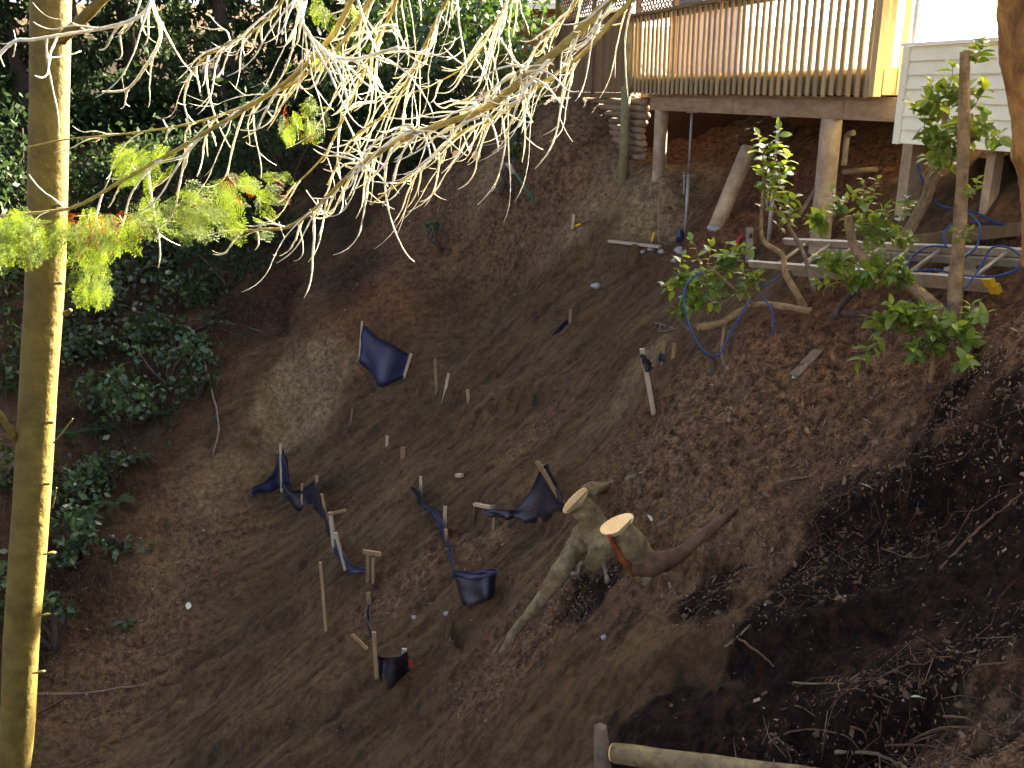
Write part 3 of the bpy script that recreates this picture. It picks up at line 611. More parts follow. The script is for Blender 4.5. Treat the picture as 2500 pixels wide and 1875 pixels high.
c_ = W(808, 1256, g1[1] - .04); MB().bar(c_ - np.array([.05, 0, 0]), W(846, 1245, g1[1] - .04), .03, .04).build('crosspiece', M['stake'], f)
sheet([(W(818, 1340, g1[1] + .03), W(818, 1312, g1[1] + .03)), (W(846, 1398, g2[1] + .02), W(834, 1340, g2[1] + .02)), (W(868, 1402, g2[1] + .05), W(862, 1376, g2[1] + .05)), (W(896, 1398, g2[1] + .12), W(894, 1384, g2[1] + .12))], f, 'fabricblue')
sheet([(W(799, 1296, g1[1] + .1), W(790, 1240, g1[1] + .1)), (W(808, 1322, g1[1] + .05), W(802, 1276, g1[1] + .05)), (W(816, 1346, g1[1] + .02), W(812, 1300, g1[1] + .02))], f, 'fabric', .006)
f = thing('stake_pair', G(905, 1418), 'pair of upright stakes joined by a short nailed crosspiece', 'stakes')
g1, t1 = up_from(898, 1418, (898, 1346)); stake_mesh(g1, t1, .045, f); g2, t2 = up_from(911, 1420, (911, 1362)); stake_mesh(g2, t2, .04, f)
MB().bar(W(886, 1346, g1[1] - .05), W(930, 1353, g1[1] - .05), .04, .05).build('crosspiece', M['stake'], f)
f = thing('silt_fence', G(950, 1660), 'black fabric pouch hanging between stakes low on the slope', 'silt fence', SG)
g1, t1 = up_from(920, 1652, (913, 1543)); stake_mesh(g1, t1, .045, f); g2 = G(985, 1640); t2 = W(987, 1584, g2[1]); stake_mesh(g2, t2, .05, f, 'stakew')
sheet([(W(923, 1655, g1[1] + .03), W(922, 1603, g1[1] + .03)), (W(940, 1682, g1[1] - .04), W(945, 1606, g1[1] + .02)), (W(962, 1676, g1[1] - .02), W(968, 1602, g2[1])), (W(994, 1636, g2[1] - .02), W(996, 1592, g2[1] - .02))], f)
MB().bar(W(998, 1612, g2[1] - .03), W(1006, 1628, g2[1] - .03), .03, .02).build('orange_tag', M['red'], f)
sheet([(W(900, 1480, g1[1] + .5), W(900, 1462, g1[1] + .5)), (W(898, 1520, g1[1] + .25), W(896, 1500, g1[1] + .25)), (W(910, 1566, g1[1] + .05), W(908, 1545, g1[1] + .05))], f, 'fabric', .005)
f = thing('silt_fence', G(1160, 1450), 'black fabric panel with blue rim folded square above the stump root', 'silt fence', SG)
yA = G(1128, 1474)[1]; yB = G(1205, 1462)[1]
sheet([(W(1128, 1474, yA), W(1104, 1392, yA + .05)), (W(1150, 1478, (yA + yB) / 2 - .1), W(1140, 1396, yA)), (W(1190, 1466, yB - .1), W(1180, 1393, yB)), (W(1208, 1456, yB), W(1213, 1387, yB))], f)
sheet([(W(1106, 1412, yA - .0), W(1104, 1390, yA - .02)), (W(1142, 1414, yA - .07), W(1140, 1393, yA - .07)), (W(1180, 1410, yB - .06), W(1180, 1391, yB - .06)), (W(1212, 1404, yB - .03), W(1213, 1386, yB - .03))], f, 'fabricblue')
g1, t1 = up_from(1085, 1290, (1087, 1236)); stake_mesh(g1, t1, .045, f, 'stakew'); g2, t2 = up_from(1094, 1330, (1088, 1292)); stake_mesh(g2, t2, .04, f)
sheet([(W(1088, 1330, g2[1]), W(1092, 1306, g2[1])), (W(1096, 1362, g2[1] - .1), W(1102, 1340, g2[1] - .1)), (W(1104, 1400, yA + .05), W(1110, 1376, yA + .05))], f, 'fabricblue', .006)
sheet([(W(1066, 1282, g1[1] + .05), W(1064, 1250, g1[1] + .05)), (W(1078, 1306, g1[1]), W(1080, 1268, g1[1])), (W(1090, 1332, g2[1]), W(1090, 1296, g2[1]))], f, 'fabricblue', .006)
f = thing('silt_fence', G(1040, 1230), 'torn grey strip of fabric trailing down from a short pale stake', 'silt fence', SG)
g1, t1 = up_from(1028, 1212, (1027, 1163)); stake_mesh(g1, t1, .04, f, 'stakew')
sheet([(W(1026, 1225, g1[1]), W(1002, 1186, g1[1] + .05)), (W(1034, 1238, g1[1] - .05), W(1024, 1200, g1[1])), (W(1044, 1254, g1[1] - .12), W(1036, 1226, g1[1] - .08))], f)
sheet([(W(1038, 1250, g1[1] - .1), W(1036, 1228, g1[1] - .1)), (W(1058, 1264, g1[1] - .2), W(1058, 1240, g1[1] - .2)), (W(1078, 1274, g1[1] - .3), W(1076, 1258, g1[1] - .3))], f, 'fabricblue', .006)
f = thing('silt_fence', G(1300, 1260), 'big black fabric sheet sagging from a leaning stake beside the cut stump', 'silt fence', SG)
g0 = G(1300, 1272); yy = g0[1]; stake_mesh(W(1378, 1236, yy - .5), W(1311, 1126, yy - .5), .045, f)
sheet([(W(1178, 1252, yy + .1), W(1180, 1240, yy + .1)), (W(1208, 1262, yy + .05), W(1210, 1244, yy + .05)), (W(1236, 1268, yy), W(1238, 1243, yy)), (W(1262, 1266, yy - .03), W(1262, 1240, yy)), (W(1295, 1276, yy - .08), W(1296, 1196, yy)), (W(1330, 1272, yy - .1), W(1332, 1136, yy - .05)), (W(1356, 1256, yy - .1), W(1344, 1150, yy - .1)), (W(1380, 1240, yy - .12), W(1372, 1206, yy - .12))], f)
f = thing('silt_fence', G(1580, 900), 'long pale stake wrapped in black fabric at its top, right of the scar', 'silt fence', SG)
g1 = G(1596, 1008); stake_mesh(g1, W(1567, 851, g1[1]), .05, f, 'stakew')
sheet([(W(1572, 902, g1[1] - .04), W(1562, 866, g1[1] - .04)), (W(1582, 906, g1[1] - .06), W(1572, 864, g1[1] - .06)), (W(1594, 899, g1[1] + .05), W(1576, 868, g1[1] + .04))], f)
f = thing('silt_fence', G(1620, 890), 'scrap of blue fabric on a thin stake near the dangling rope loop', 'silt fence', SG)
g1, t1 = up_from(1616, 890, (1621, 834)); stake_mesh(g1, t1, .035, f); sheet([(W(1606, 880, g1[1] - .02), W(1608, 862, g1[1] - .02)), (W(1620, 886, g1[1] - .03), W(1622, 866, g1[1] - .03))], f, 'fabricblue', .006)
f = thing('silt_fence', G(1385, 790), 'short fabric strip running downhill from one stake in mid slope', 'silt fence', SG)
g1, t1 = up_from(1392, 788, (1393, 756)); stake_mesh(g1, t1, .045, f); sheet([(W(1348, 822, g1[1] - .2), W(1350, 812, g1[1] - .2)), (W(1368, 808, g1[1] - .1), W(1370, 792, g1[1] - .1)), (W(1388, 786, g1[1]), W(1386, 776, g1[1]))], f, 'fabricblue', .006)
f = thing('silt_fence', G(855, 1050), 'narrow stake with a thread of blue fabric left of the small stakes', 'silt fence', SG)
g1, t1 = up_from(852, 1062, (860, 998)); stake_mesh(g1, t1, .03, f); sheet([(W(849, 1062, g1[1] - .02), W(851, 1046, g1[1] - .02)), (W(853, 1058, g1[1] - .02), W(857, 1028, g1[1] - .02))], f, 'fabricblue', .004)
lone_stake((1066, 957), (1062, 876), 'tallest of three stakes in a row, right of the blue panel', .05)
lone_stake((1087, 956), (1095, 911), 'pale leaning stake, middle of three in a row', .045, 'stakew')
lone_stake((1144, 984), (1142, 951), 'short stub stake, rightmost of three in a row', .05)
lone_stake((945, 1088), (945, 1064), 'tiny white stake end alone on the bare scar', .05, 'stakew')
lone_stake((984, 1118), (984, 1092), 'broken stake stub right of the tiny white one', .07)
lone_stake((796, 1540), (782, 1372), 'long thin grey pole standing alone low on the slope', .035, 'stake', 'pole')
lone_stake((1643, 876), (1646, 838), 'orange brown stake right of the blue fabric scrap', .04)
lone_stake((902, 1474), (899, 1446), 'stub stake just below the stake pair', .05)
lone_stake((1204, 1296), (1206, 1232), 'thin rusty stick left of the big black sheet', .03)
lone_stake((1397, 558), (1401, 524), 'grey stake beside the yellow handled tool high on the scar', .05, 'stakew')
lone_stake((896, 1584), (860, 1549), 'stick leaning left of the black fabric pouch', .04)
lone_stake((1608, 594), (1608, 482), 'thin rusty rod standing against the pale clay bank', .022, 'beam')
for (A1, B1, wd, lab, m, nm) in [((1160, 1236), (1200, 1246), .06, 'white split wood chunk left of the big black sheet', 'stakew', 'wood_chunk'), ((1487, 593), (1612, 609), .07, 'pale lumber length lying below the clay bank', 'stakew', 'board'),
                             ((1938, 928), (1998, 868), .10, 'short grey board lying in the litter below the bushes', 'stickgrey', 'board'), ((1115, 1165), (1128, 1168), .06, 'small pale wood scrap on the bare scar', 'stakew', 'wood_scrap')]:
    p, q_ = G(*A1), G(*B1); tag(MB().bar(p + uz * .03, q_ + uz * .04, wd, .04).build(nm, M[m], None), lab, nm.split('_')[-1])
# ============================================================ tools, rubble
t = thing('shovel', G(1310, 500), 'shovel with a green handle leaning on the upper bank', 'shovel')
p, q_ = W(1311, 502, 16.4), W(1256, 420, 16.6); p = on(p, .02) if abs(gz1(p[0], p[1]) - p[2]) > .6 else p
MB().tube([p, p + (q_ - p) * .5, q_], .018, 8).build('handle', M['green'], t, True)
e = (q_ - p) / np.linalg.norm(q_ - p); MB().add([q_ + np.array([-.06, 0, -.02]), q_ + np.array([.05, 0, -.05]), q_ + e * .16 + np.array([.04, 0, .0]), q_ + e * .2, q_ + e * .16 + np.array([-.08, 0, .02]), q_ + e * .1 + np.array([0, -.04, 0])],
    [(0, 1, 5), (1, 2, 5), (2, 3, 5), (3, 4, 5), (4, 0, 5)]).build('blade', M['steel'], t)
p, q_ = W(1222, 475, 16.9), W(1245, 385, 17.2); obj_tube('post', [p, q_], .05, M['barkdark'], 'dark leaning post beside the green shovel', 'post', 8)
t = thing('hand_tool', G(1406, 553), 'small tool with a bright yellow grip lying high on the scar', 'tool')
p, q_ = G(1405, 555), G(1418, 551); MB().tube([p + uz * .02, q_ + uz * .03], .02, 8).build('grip', M['yellow'], t, True); r_ = G(1442, 543); MB().tube([q_ + uz * .03, r_ + uz * .03], .008, 6).build('rod', M['black'], t)
t = thing('marker', G(1588, 600), 'yellow topped marker stick beside the lumber length', 'marker')
g1 = G(1588, 600); tp = W(1597, 567, g1[1]); MB().bar(g1, g1 + (tp - g1) * .35, .03, .02).build('stick', M['stake'], t); MB().bar(g1 + (tp - g1) * .35, tp, .04, .03).build('yellow_end', M['yellow'], t)
for i, (px, py, r, lab) in enumerate([(1454, 703, .085, 'pale grey concrete lump alone on the upper slope'), (1590, 612, .07, 'pale rubble lump at the left end of the heap by the jack post'), (1615, 617, .06, 'pale rubble lump in the middle of the heap by the jack post'),
        (1660, 618, .09, 'largest pale rubble lump at the foot of the jack post'), (1570, 618, .05, 'small rubble lump left of the heap by the jack post'), (1726, 610, .05, 'small grey lump right of the jack post foot'), (1645, 640, .06, 'pale lump just above the blue rope bush'),
        (1090, 1500, .04, 'small pale stone below the black square panel'), (1010, 1510, .04, 'small pale stone pair member above the black pouch'), (1475, 1560, .035, 'small white stone below the cut stump')]):
    g = G(px, py); tag(MB().add(*rockmesh(g + uz * r * .35, r, 20 + i)).build('rubble', M['rock'], None), lab, 'rubble', 'pale rubble lumps')
g = G(1660, 598); t = tag(MB().add(*rockmesh(g + uz * .12, .1, 99, (.7, .6, 1.2), 2)).build('bag', M['fabricblue'], None, True), 'dark blue bag slumped against the jack post foot', 'bag')
t = thing('jack_stand', G(1826, 640), 'grey metal upright with a red lever beside the ladder end', 'jack')
g = G(1828, 640); tp = W(1830, 556, g[1]); MB().bar(g, tp, .09, .07).build('upright', M['steel'], t); MB().tube([W(1830, 575, g[1] - .05), W(1836, 575, g[1] - .05)], .03, 10).build('pivot', M['black'], t)
MB().tube([W(1813, 572, g[1] - .06), W(1791, 602, g[1] - .12)], .016, 8).build('lever', M['red'], t)
# ============================================================ ladder
N1, N0 = W(2407, 690, 7.35), W(1828, 645, 9.6); rv = np.array([.33, .10, .215]); e = (N0 - N1) / np.linalg.norm(N0 - N1); L = np.linalg.norm(N0 - N1)
lad = thing('ladder', (N0 + N1) / 2, 'aluminium extension ladder with yellow feet lying across the slope', 'ladder')
pn = np.cross(rv, e); pn /= np.linalg.norm(pn)
if pn[2] < 0: pn = -pn
rvn = rv / np.linalg.norm(rv)
def rail(o0, a, b):
    c = o0 + e * (a + b) / 2
    m_ = MB(); m_.box(c, e * (b - a) / 2, pn * .036, rvn * .004); m_.box(c + pn * .034 + rvn * .012, e * (b - a) / 2, pn * .003, rvn * .014); m_.box(c - pn * .034 + rvn * .012, e * (b - a) / 2, pn * .003, rvn * .014); return m_.build('rail', M['alu'], lad)
rail(N1, 0, L); rail(N1 + rv, 0, L * .98)
sec = -pn * .085 + rvn * .03
rail(N1 + sec, .02, L * .8); rail(N1 + rv + sec - rvn * .06, .02, L * .8)
k = .16
while k < L - .1:
    MB().tube([N1 + e * k, N1 + e * k + rv], .016, 8).build('rung', M['stakew'], lad, True)  # wood tone puts golden light on these metal rungs into their colour
    if k < L * .8: MB().tube([N1 + e * (k + .1) + sec, N1 + e * (k + .1) + rv + sec - rvn * .06], .016, 8).build('rung', M['alu'], lad, True)
    k += .3
for o_ in (N1, N1 + rv, N1 + sec): MB().box(o_ - e * .02 + rvn * .01, e * .035, pn * .042, rvn * .022).build('foot', M['yellow'], lad)
# timber behind the ladder and scaffold piece
p, q_ = W(2205, 592, 8.6), W(2520, 555, 7.9); tag(MB().bar(p, q_, .09, .11).build('timber', M['fence'], None), 'squared timber lying behind the ladder under the house wall', 'timber')
# buckets / clutter by the pier
p = on(W(2300, 470, 8.7)); t = tag(MB().add(*rockmesh(p + uz * .05, .13, 5, (1.1, .7, .6), 2)).build('tarp', M['fabric'], None, True), 'dark crumpled tarp on the ground behind the cut laurel pole', 'tarp')
p = on(W(2400, 475, 8.0)); tt = thing('paver', p, 'flat pale paving slab leaning on the ground by the right pier', 'slab'); MB().box(p + uz * .05, (.17, .05, .01), (-.04, .12, .03), uz * .02).build('slab', M['concrete'], tt); MB().box(p + np.array([-.08, -.1, .0]), (.13, .04, .01), (-.03, .07, .02), uz * .018).build('slab', M['concrete'], tt)
# ============================================================ ropes
def rope(pts, label, r=.0085):
    ps = [W(*q) for q in pts]; return obj_tube('rope', ps, r, M['rope'], label, 'rope', 8, 'blue ropes round the ladder', k=len(ps) * 7)
def c5(x, y): return 1400 + x * .3014, 400 + y * .3014
def c6(x, y): return 1850 + x * .3315, 400 + y * .3315
rope([(*c5(1060, 870), 8.3), (*c5(930, 950), 8.2), (*c5(895, 1130), 8.1), (*c5(950, 1340), 8.0), (*c5(1050, 1510), 7.9), (*c5(1140, 1555), 7.9), (*c5(1205, 1510), 7.9), (*c5(1290, 1340), 8.0), (*c5(1400, 1150), 8.1), (*c5(1430, 1090), 8.2)], 'blue rope loop dangling below the left bush')
rope([(*c5(1330, 960), 8.9), (*c5(1500, 995), 8.7), (*c5(1600, 960), 8.7), (*c5(1680, 900), 8.8)], 'blue rope draped under the left end of the ladder')
rope([(*c5(1530, 1070), 8.2), (*c5(1600, 1180), 8.1), (*c5(1622, 1300), 8.0), (*c5(1612, 1400), 8.0)], 'short blue rope end hanging right of the dangling loop')
rope([(*c6(1180, 0), 8.6), (*c6(1210, 120), 8.6), (*c6(1265, 235), 8.6), (*c6(1350, 310), 8.6), (*c6(1480, 330), 8.4), (*c6(1570, 345), 8.2), (*c6(1700, 405), 8.1), (*c6(1800, 450), 8.0), (*c6(1600, 432), 7.9), (*c6(1440, 440), 7.9), (*c6(1370, 520), 7.8), (*c6(1385, 610), 7.7)], 'purple blue rope running down from under the house to the ladder')
rope([(*c6(1500, 345), 8.0), (*c6(1590, 390), 7.8), (*c6(1640, 480), 7.6), (*c6(1610, 610), 7.5), (*c6(1520, 690), 7.4)], 'blue rope arc behind the cut laurel pole')
rope([(*c6(1400, 612), 7.6), (*c6(1250, 612), 7.7), (*c6(1125, 700), 7.7), (*c6(1120, 790), 7.6), (*c6(1300, 780), 7.4), (*c6(1500, 820), 7.2), (*c6(1720, 832), 7.0), (*c6(1900, 780), 6.95), (*c6(1952, 700), 7.0), (*c6(1850, 620), 7.15), (*c6(1720, 622), 7.25), (*c6(1640, 760), 7.2), (*c6(1510, 930), 7.0), (*c6(1340, 1080), 7.0)], 'blue rope coil looped over the right end of the ladder')
# ============================================================ leaves and bushes
def leaf_mesh(name, L=.085, wd=.045, curl=.25, fold=.25):
    vs_ = []; K = 6
    for i in range(K + 1):
        t = i / K; wv = wd * .5 * math.sin(math.pi * min(t ** .85, 1)) ** .8 if 0 < i < K else .001
        z = -curl * L * t * t
        vs_ += [(-wv, t * L, z + fold * wv), (0, t * L, z), (wv, t * L, z + fold * wv)]
    fs = []
    for i in range(K):
        a = i * 3; fs += [(a, a + 1, a + 4, a + 3), (a + 1, a + 2, a + 5, a + 4)]
    me = MB().add(vs_, fs).mesh(name, True); return me
LEAF = [leaf_mesh('leaf', .085, .05), leaf_mesh('leaf', .075, .046, .4), leaf_mesh('leaf', .095, .05, .12, .4)]
for me in LEAF: me.materials.append(M['laurel'])
def put_leaf(parent, p, dirv, size, me=None):
    o = bpy.data.objects.new('leaf', me or random.choice(LEAF)); col.objects.link(o); o.parent = parent
    d = Vector(dirv).normalized(); up = Vector((random.gauss(0, .45), random.gauss(0, .45), 1))
    x = d.cross(up).normalized(); z = x.cross(d)
    m = Matrix((x, d, z)).transposed().to_4x4(); m = Matrix.Translation(Vector(p)) @ m @ Matrix.Scale(size, 4); o.matrix_parent_inverse = Matrix.Identity(4); o.matrix_basis = m
    return o
def stem(parent, pts, r0, r1, m='barkgrey', nm='stem', k=None, n=9):
    k = k or len(pts) * 5; ps = spline(pts, k) if len(pts) > 2 else [pts[0] + (pts[1] - pts[0]) * t for t in np.linspace(0, 1, k)]
    rad = [(r0 + (r1 - r0) * t) * (1 + .07 * math.sin(t * 23 + r0 * 900)) for t in np.linspace(0, 1, len(ps))]
    return MB().tube(ps, rad, n, True, .07).build(nm, M[m], parent, True)
def leafy_shoot(parent, pts, nl, size=1.0, r=.005):
    ps = spline(pts, 20); parent = MB().tube(ps, list(np.linspace(r, r * .5, 20)), 5).build('shoot', M['barkgrey'], parent)
    for i in range(nl):
        t = .12 + .88 * i / nl; j = min(int(t * 19), 18); p = ps[j]; ax = ps[j + 1] - ps[j]; ax = ax / np.linalg.norm(ax)
        an = i * 2.4 + random.uniform(-.4, .4); a = np.cross(ax, (.3, .9, .2)); a /= np.linalg.norm(a); b = np.cross(ax, a)
        d = math.cos(an) * a + math.sin(an) * b + ax * .45 + np.array([0, 0, -.05]); put_leaf(parent, p, d, size * random.uniform(.75, 1.2))
    for _ in range(2): put_leaf(parent, ps[-1], ps[-1] - ps[-3] + rng.normal(0, .02, 3), size * .8)
def cloud_leaves(parent, blobs_, n, size=1.0):
    tot = sum(b[3] for b in blobs_)
    for (px, py, Y, wt, rx, ry) in blobs_:
        c = W(px, py, Y); s = Y / F
        nsh = max(2, int(n * wt / tot / 7))
        for i in range(nsh):
            a = rng.normal(0, .5, 3) * np.array([rx * s, .14, ry * s]); base = c + a * .3 - np.array([0, 0, ry * s * .25]); tip = c + a + np.array([0, 0, .04])
            dd = tip - base; dd = dd / (np.linalg.norm(dd) + 1e-6) * max(np.linalg.norm(dd), .12); tip = base + dd
            leafy_shoot(parent, [base, (base + tip) / 2 + rng.normal(0, .015, 3), tip], 7, size, .004)
BG = 'cut back laurel bushes on the slope'
b1 = thing('laurel_bush', G(1740, 800), 'dense low laurel bush with the dangling blue rope loop at the slide edge', 'bush', BG)
stem(b1, [W(1700, 800, 8.4), W(1760, 790, 8.5), W(1850, 745, 8.7), W(1980, 760, 8.2)], .045, .03, 'barkgrey', 'trunk')
stem(b1, [W(1850, 748, 8.6), W(1805, 720, 8.6), W(1765, 680, 8.5), W(1730, 650, 8.5)], .022, .012, 'barkgrey', 'branch')
stem(b1, [W(1770, 790, 8.5), W(1762, 860, 8.3), W(1775, 905, 8.2)], .02, .014, 'stickgrey', 'branch')
stem(b1, [W(1660, 760, 8.4), W(1668, 790, 8.4), W(1690, 810, 8.4)], .018, .014, 'stickgrey', 'branch')
cloud_leaves(b1, [(1660, 690, 8.4, 1.4, 45, 70), (1720, 680, 8.5, 1.6, 50, 70), (1700, 735, 8.4, 1.1, 60, 40), (1780, 660, 8.6, 1.2, 45, 50), (1830, 690, 8.7, .8, 40, 45), (1800, 620, 8.7, .6, 30, 25)], 310, 1.22)
b2 = thing('laurel_bush', G(1950, 750), 'upright laurel sprig with bright sunlit leaves on an s-shaped stem', 'bush', BG)
stem(b2, [W(1962, 752, 8.4), W(1946, 718, 8.4), W(1916, 665, 8.5), W(1910, 622, 8.55), W(1862, 582, 8.6), W(1863, 480, 8.65), W(1868, 400, 8.7)], .036, .014, 'barkgrey', 'trunk')
for x0_, y0_, x1_, y1_ in ((1868, 470, 1852, 330), (1870, 480, 1905, 312), (1880, 500, 1925, 380), (1866, 440, 1880, 350), (1890, 520, 1945, 480), (1900, 560, 1935, 520), (1866, 520, 1890, 420)):
    leafy_shoot(b2, [W(x0_, y0_, 8.65), W((x0_ + x1_) / 2 + 4, (y0_ + y1_) / 2, 8.6), W(x1_, y1_, 8.6)], 20 if y0_ - y1_ > 100 else 11, 1.3)
stem(b2, [W(1990, 720, 8.5), W(1983, 692, 8.5), W(1959, 612, 8.7), W(1923, 549, 8.8)], .024, .016, 'stickgrey', 'branch')
b3 = thing('laurel_bush', G(2300, 790), 'leafy laurel with a thick leaning trunk sawn off at the top', 'bush', BG)
stem(b3, [W(2330, 800, 6.9), W(2248, 718, 7.05), W(2175, 675, 7.2), W(2115, 639, 7.3), W(2082, 592, 7.4), W(2070, 528, 7.4)], .055, .032, 'barkgrey', 'trunk')
stem(b3, [W(2040, 775, 7.4), W(2050, 750, 7.5), W(2108, 690, 7.4), W(2150, 670, 7.3)], .026, .02, 'barkdark', 'branch')
stem(b3, [W(2040, 766, 7.5), W(2090, 768, 7.4), W(2140, 760, 7.3)], .03, .022, 'barkdark', 'branch')
cloud_leaves(b3, [(2035, 520, 7.5, .9, 45, 60), (2100, 560, 7.4, 1.2, 60, 70), (2170, 560, 7.5, 1.0, 55, 60), (2040, 640, 7.4, .9, 45, 45), (2130, 640, 7.2, 1.0, 60, 45), (2060, 690, 7.3, .7, 50, 30), (2170, 680, 7.1, .5, 50, 30)], 283, 1.22)
for x0_, y0_, x1_, y1_ in ((2105, 500, 2108, 440), (2120, 510, 2142, 436), (2205, 520, 2210, 480), (2035, 520, 2030, 460)): leafy_shoot(b3, [W(x0_, y0_, 7.4), W((x0_ + x1_) / 2 + 2, (y0_ + y1_) / 2, 7.4), W(x1_, y1_, 7.4)], 9, .7, .004)
b4 = thing('laurel_bush', G(2335, 770), 'tall straight laurel pole sawn flat at the top with leafy shoots', 'bush', BG)
stem(b4, [W(2328, 790, 6.75), W(2333, 700, 6.8), W(2343, 540, 6.85), W(2350, 400, 6.9), W(2356, 125, 6.9)], .058, .036, 'barkgrey', 'trunk', 24)
cloud_leaves(b4, [(2260, 270, 7.3, 1, 60, 45), (2310, 230, 7.2, 1, 55, 40), (2380, 240, 7.0, 1.1, 60, 45), (2270, 340, 7.3, 1, 60, 50), (2400, 310, 7.0, .9, 50, 45), (2330, 330, 7.1, 1, 60, 45), (2300, 400, 7.2, .7, 60, 30), (2380, 150, 6.9, .45, 35, 30)], 310, 1.22)
cloud_leaves(b4, [(2380, 470, 6.8, .3, 20, 30), (2350, 590, 6.7, .2, 18, 18)], 24, .7)
b5 = thing('laurel_bush', G(2200, 600), 'slanting forked laurel trunk behind the ladder', 'bush', BG)
stem(b5, [W(2190, 600, 8.2), W(2248, 509, 8.1), W(2274, 433, 8.0), W(2300, 380, 7.9), W(2310, 250, 7.8)], .045, .03, 'barkgrey', 'trunk')
stem(b5, [W(2215, 580, 8.1), W(2258, 505, 8.0), W(2290, 420, 7.9)], .03, .02, 'barkgrey', 'branch')
leafy_shoot(b5, [W(2290, 420, 7.9), W(2270, 400, 7.9), W(2258, 380, 7.9)], 10, .9)
b6 = thing('laurel_bush', G(2280, 900), 'glossy laurel bush sprawling low on the red brown litter at right', 'bush', BG)
cloud_leaves(b6, [(2200, 770, 6.7, 1.3, 45, 45), (2170, 810, 6.7, .7, 40, 35), (2260, 800, 6.6, 1.4, 55, 50), (2330, 820, 6.5, 1.2, 55, 45), (2240, 850, 6.6, .9, 60, 35), (2350, 870, 6.4, .5, 35, 25), (2380, 780, 6.5, .4, 30, 35)], 256, 1.22)
leafy_shoot(b6, [W(2160, 828, 6.6), W(2125, 850, 6.55), W(2098, 885, 6.5)], 8, 1.35)
stem(b6, [on(W(2290, 820, 6.7), -.05), W(2280, 800, 6.65), W(2230, 790, 6.65)], .02, .01, 'barkgrey', 'stem')
b7 = thing('tree', on(W(2520, 600, 5.6)), 'orange brown lobed trunk at the right edge of the view', 'tree')
stem(b7, [W(2560, 640, 5.6), W(2545, 430, 5.6), W(2528, 300, 5.6), W(2505, 130, 5.6), W(2492, 0, 5.6), W(2490, -160, 5.6), W(2500, -900, 5.7)], .135, .12, 'barkor', 'trunk', 70, 26)
# ============================================================ cut stump with root
st = thing('stump', G(1450, 1330), 'forked tree stump with two fresh orange saw cuts on the slope', 'stump')
Ys = G(1440, 1330)[1]
def cutlimb(pts, rads, nm='limb', n=16, m='barkgreen'):
    k = len(pts) * 6; ps = spline(pts, k); rd = list(np.interp(np.linspace(0, 1, k), np.linspace(0, 1, len(rads)), rads)); rd = [r * (1 + .05 * math.sin(i * .9)) for i, r in enumerate(rd)]
    o = MB().tube(ps, rd, n, True, .15).build(nm, M[m], st, True); return ps, rd
def cutface(c, r1, r2, ax1, ax2, th=.012):
    n = 22; nr = np.cross(ax1, ax2); nr = nr / np.linalg.norm(nr)
    if nr @ (-c) < 0 and nr[2] < 0: nr = -nr
    rim = [c + ax1 * r1 * math.cos(a) * (1 + .04 * math.sin(3 * a)) + ax2 * r2 * math.sin(a) * (1 + .05 * math.cos(2 * a)) for a in np.linspace(0, 2 * math.pi, n, endpoint=False)]
    b = MB(); b.add([r + nr * th for r in rim] + rim, [tuple(range(n))] + [(i, n + i, n + (i + 1) % n, (i + 1) % n) for i in range(n)]); return b.build('cut_face', M['cut'], st)
def SY(px, py, up=.10): return W(px, py, G(px, py)[1] - up)
cA = W(1404, 1222, Ys - .05); aA = W(1438, 1186, Ys) - W(1370, 1258, Ys - .1); aA /= np.linalg.norm(aA)
cutlimb([SY(1480, 1370, .05), W(1462, 1310, Ys - .08), W(1428, 1246, Ys - .04), cA + np.array([.012, .012, -.006])], [.19, .135, .118, .135])
cutface(cA, .155, .062, aA, np.cross(aA, (0.30, .80, .52)) / np.linalg.norm(np.cross(aA, (0.30, .80, .52))))
YB = min(Ys - .15, G(1560, 1400)[1] - .12)
cB = W(1507, 1281, YB); aB = W(1546, 1262, YB) - W(1468, 1298, YB); aB /= np.linalg.norm(aB)
cutlimb([SY(1600, 1450, -.16), W(1578, 1392, YB + .08), W(1540, 1325, YB + .02), cB + np.array([.006, .008, -.012])], [.10, .135, .118, .12])
nB = np.array([-.25, -.35, .9]); v_ = np.cross(nB, aB); v_ /= np.linalg.norm(v_); cutface(cB, .150, .088, aB, v_)
cutlimb([W(1560, 1375, YB + .05), SY(1610, 1374, .06), SY(1680, 1338, .02), SY(1740, 1288, .03), SY(1805, 1235, -.02)], [.12, .085, .055, .042, .025], 'root', 16, 'root')
cutlimb([W(1440, 1300, Ys), SY(1408, 1340, .10), SY(1370, 1400, .09), SY(1320, 1470, .07), SY(1270, 1525, .05), SY(1222, 1595, .0)], [.13, .12, .10, .072, .045, .025], 'root')
cutlimb([W(1438, 1196, Ys), SY(1485, 1188, .06), SY(1555, 1165, .02)], [.07, .055, .03], 'root')
MB().tube(spline([W(1486, 1306, YB - .085), W(1502, 1338, YB - .07), W(1524, 1372, YB - .06), W(1548, 1408, YB - .04)], 12), [.010, .016, .02, .024, .026, .028, .028, .028, .026, .022, .016, .008], 7, True, .35).build('torn_bark', M['cutred'], st, True)
g = SY(1322, 1436, .14); MB().add(*rockmesh(g, .035, 8)).build('bark_wound', M['cutred'], st)
for k, (pts, r) in enumerate([([(1470, 1355), (1478, 1390), (1482, 1420)], .022), ([(1395, 1400), (1412, 1400), (1415, 1380), (1425, 1372)], .022)]):
    MB().tube(spline([SY(x, y, .05) for x, y in pts], 9), r, 7).build('root', M['stickgrey'], st, True)
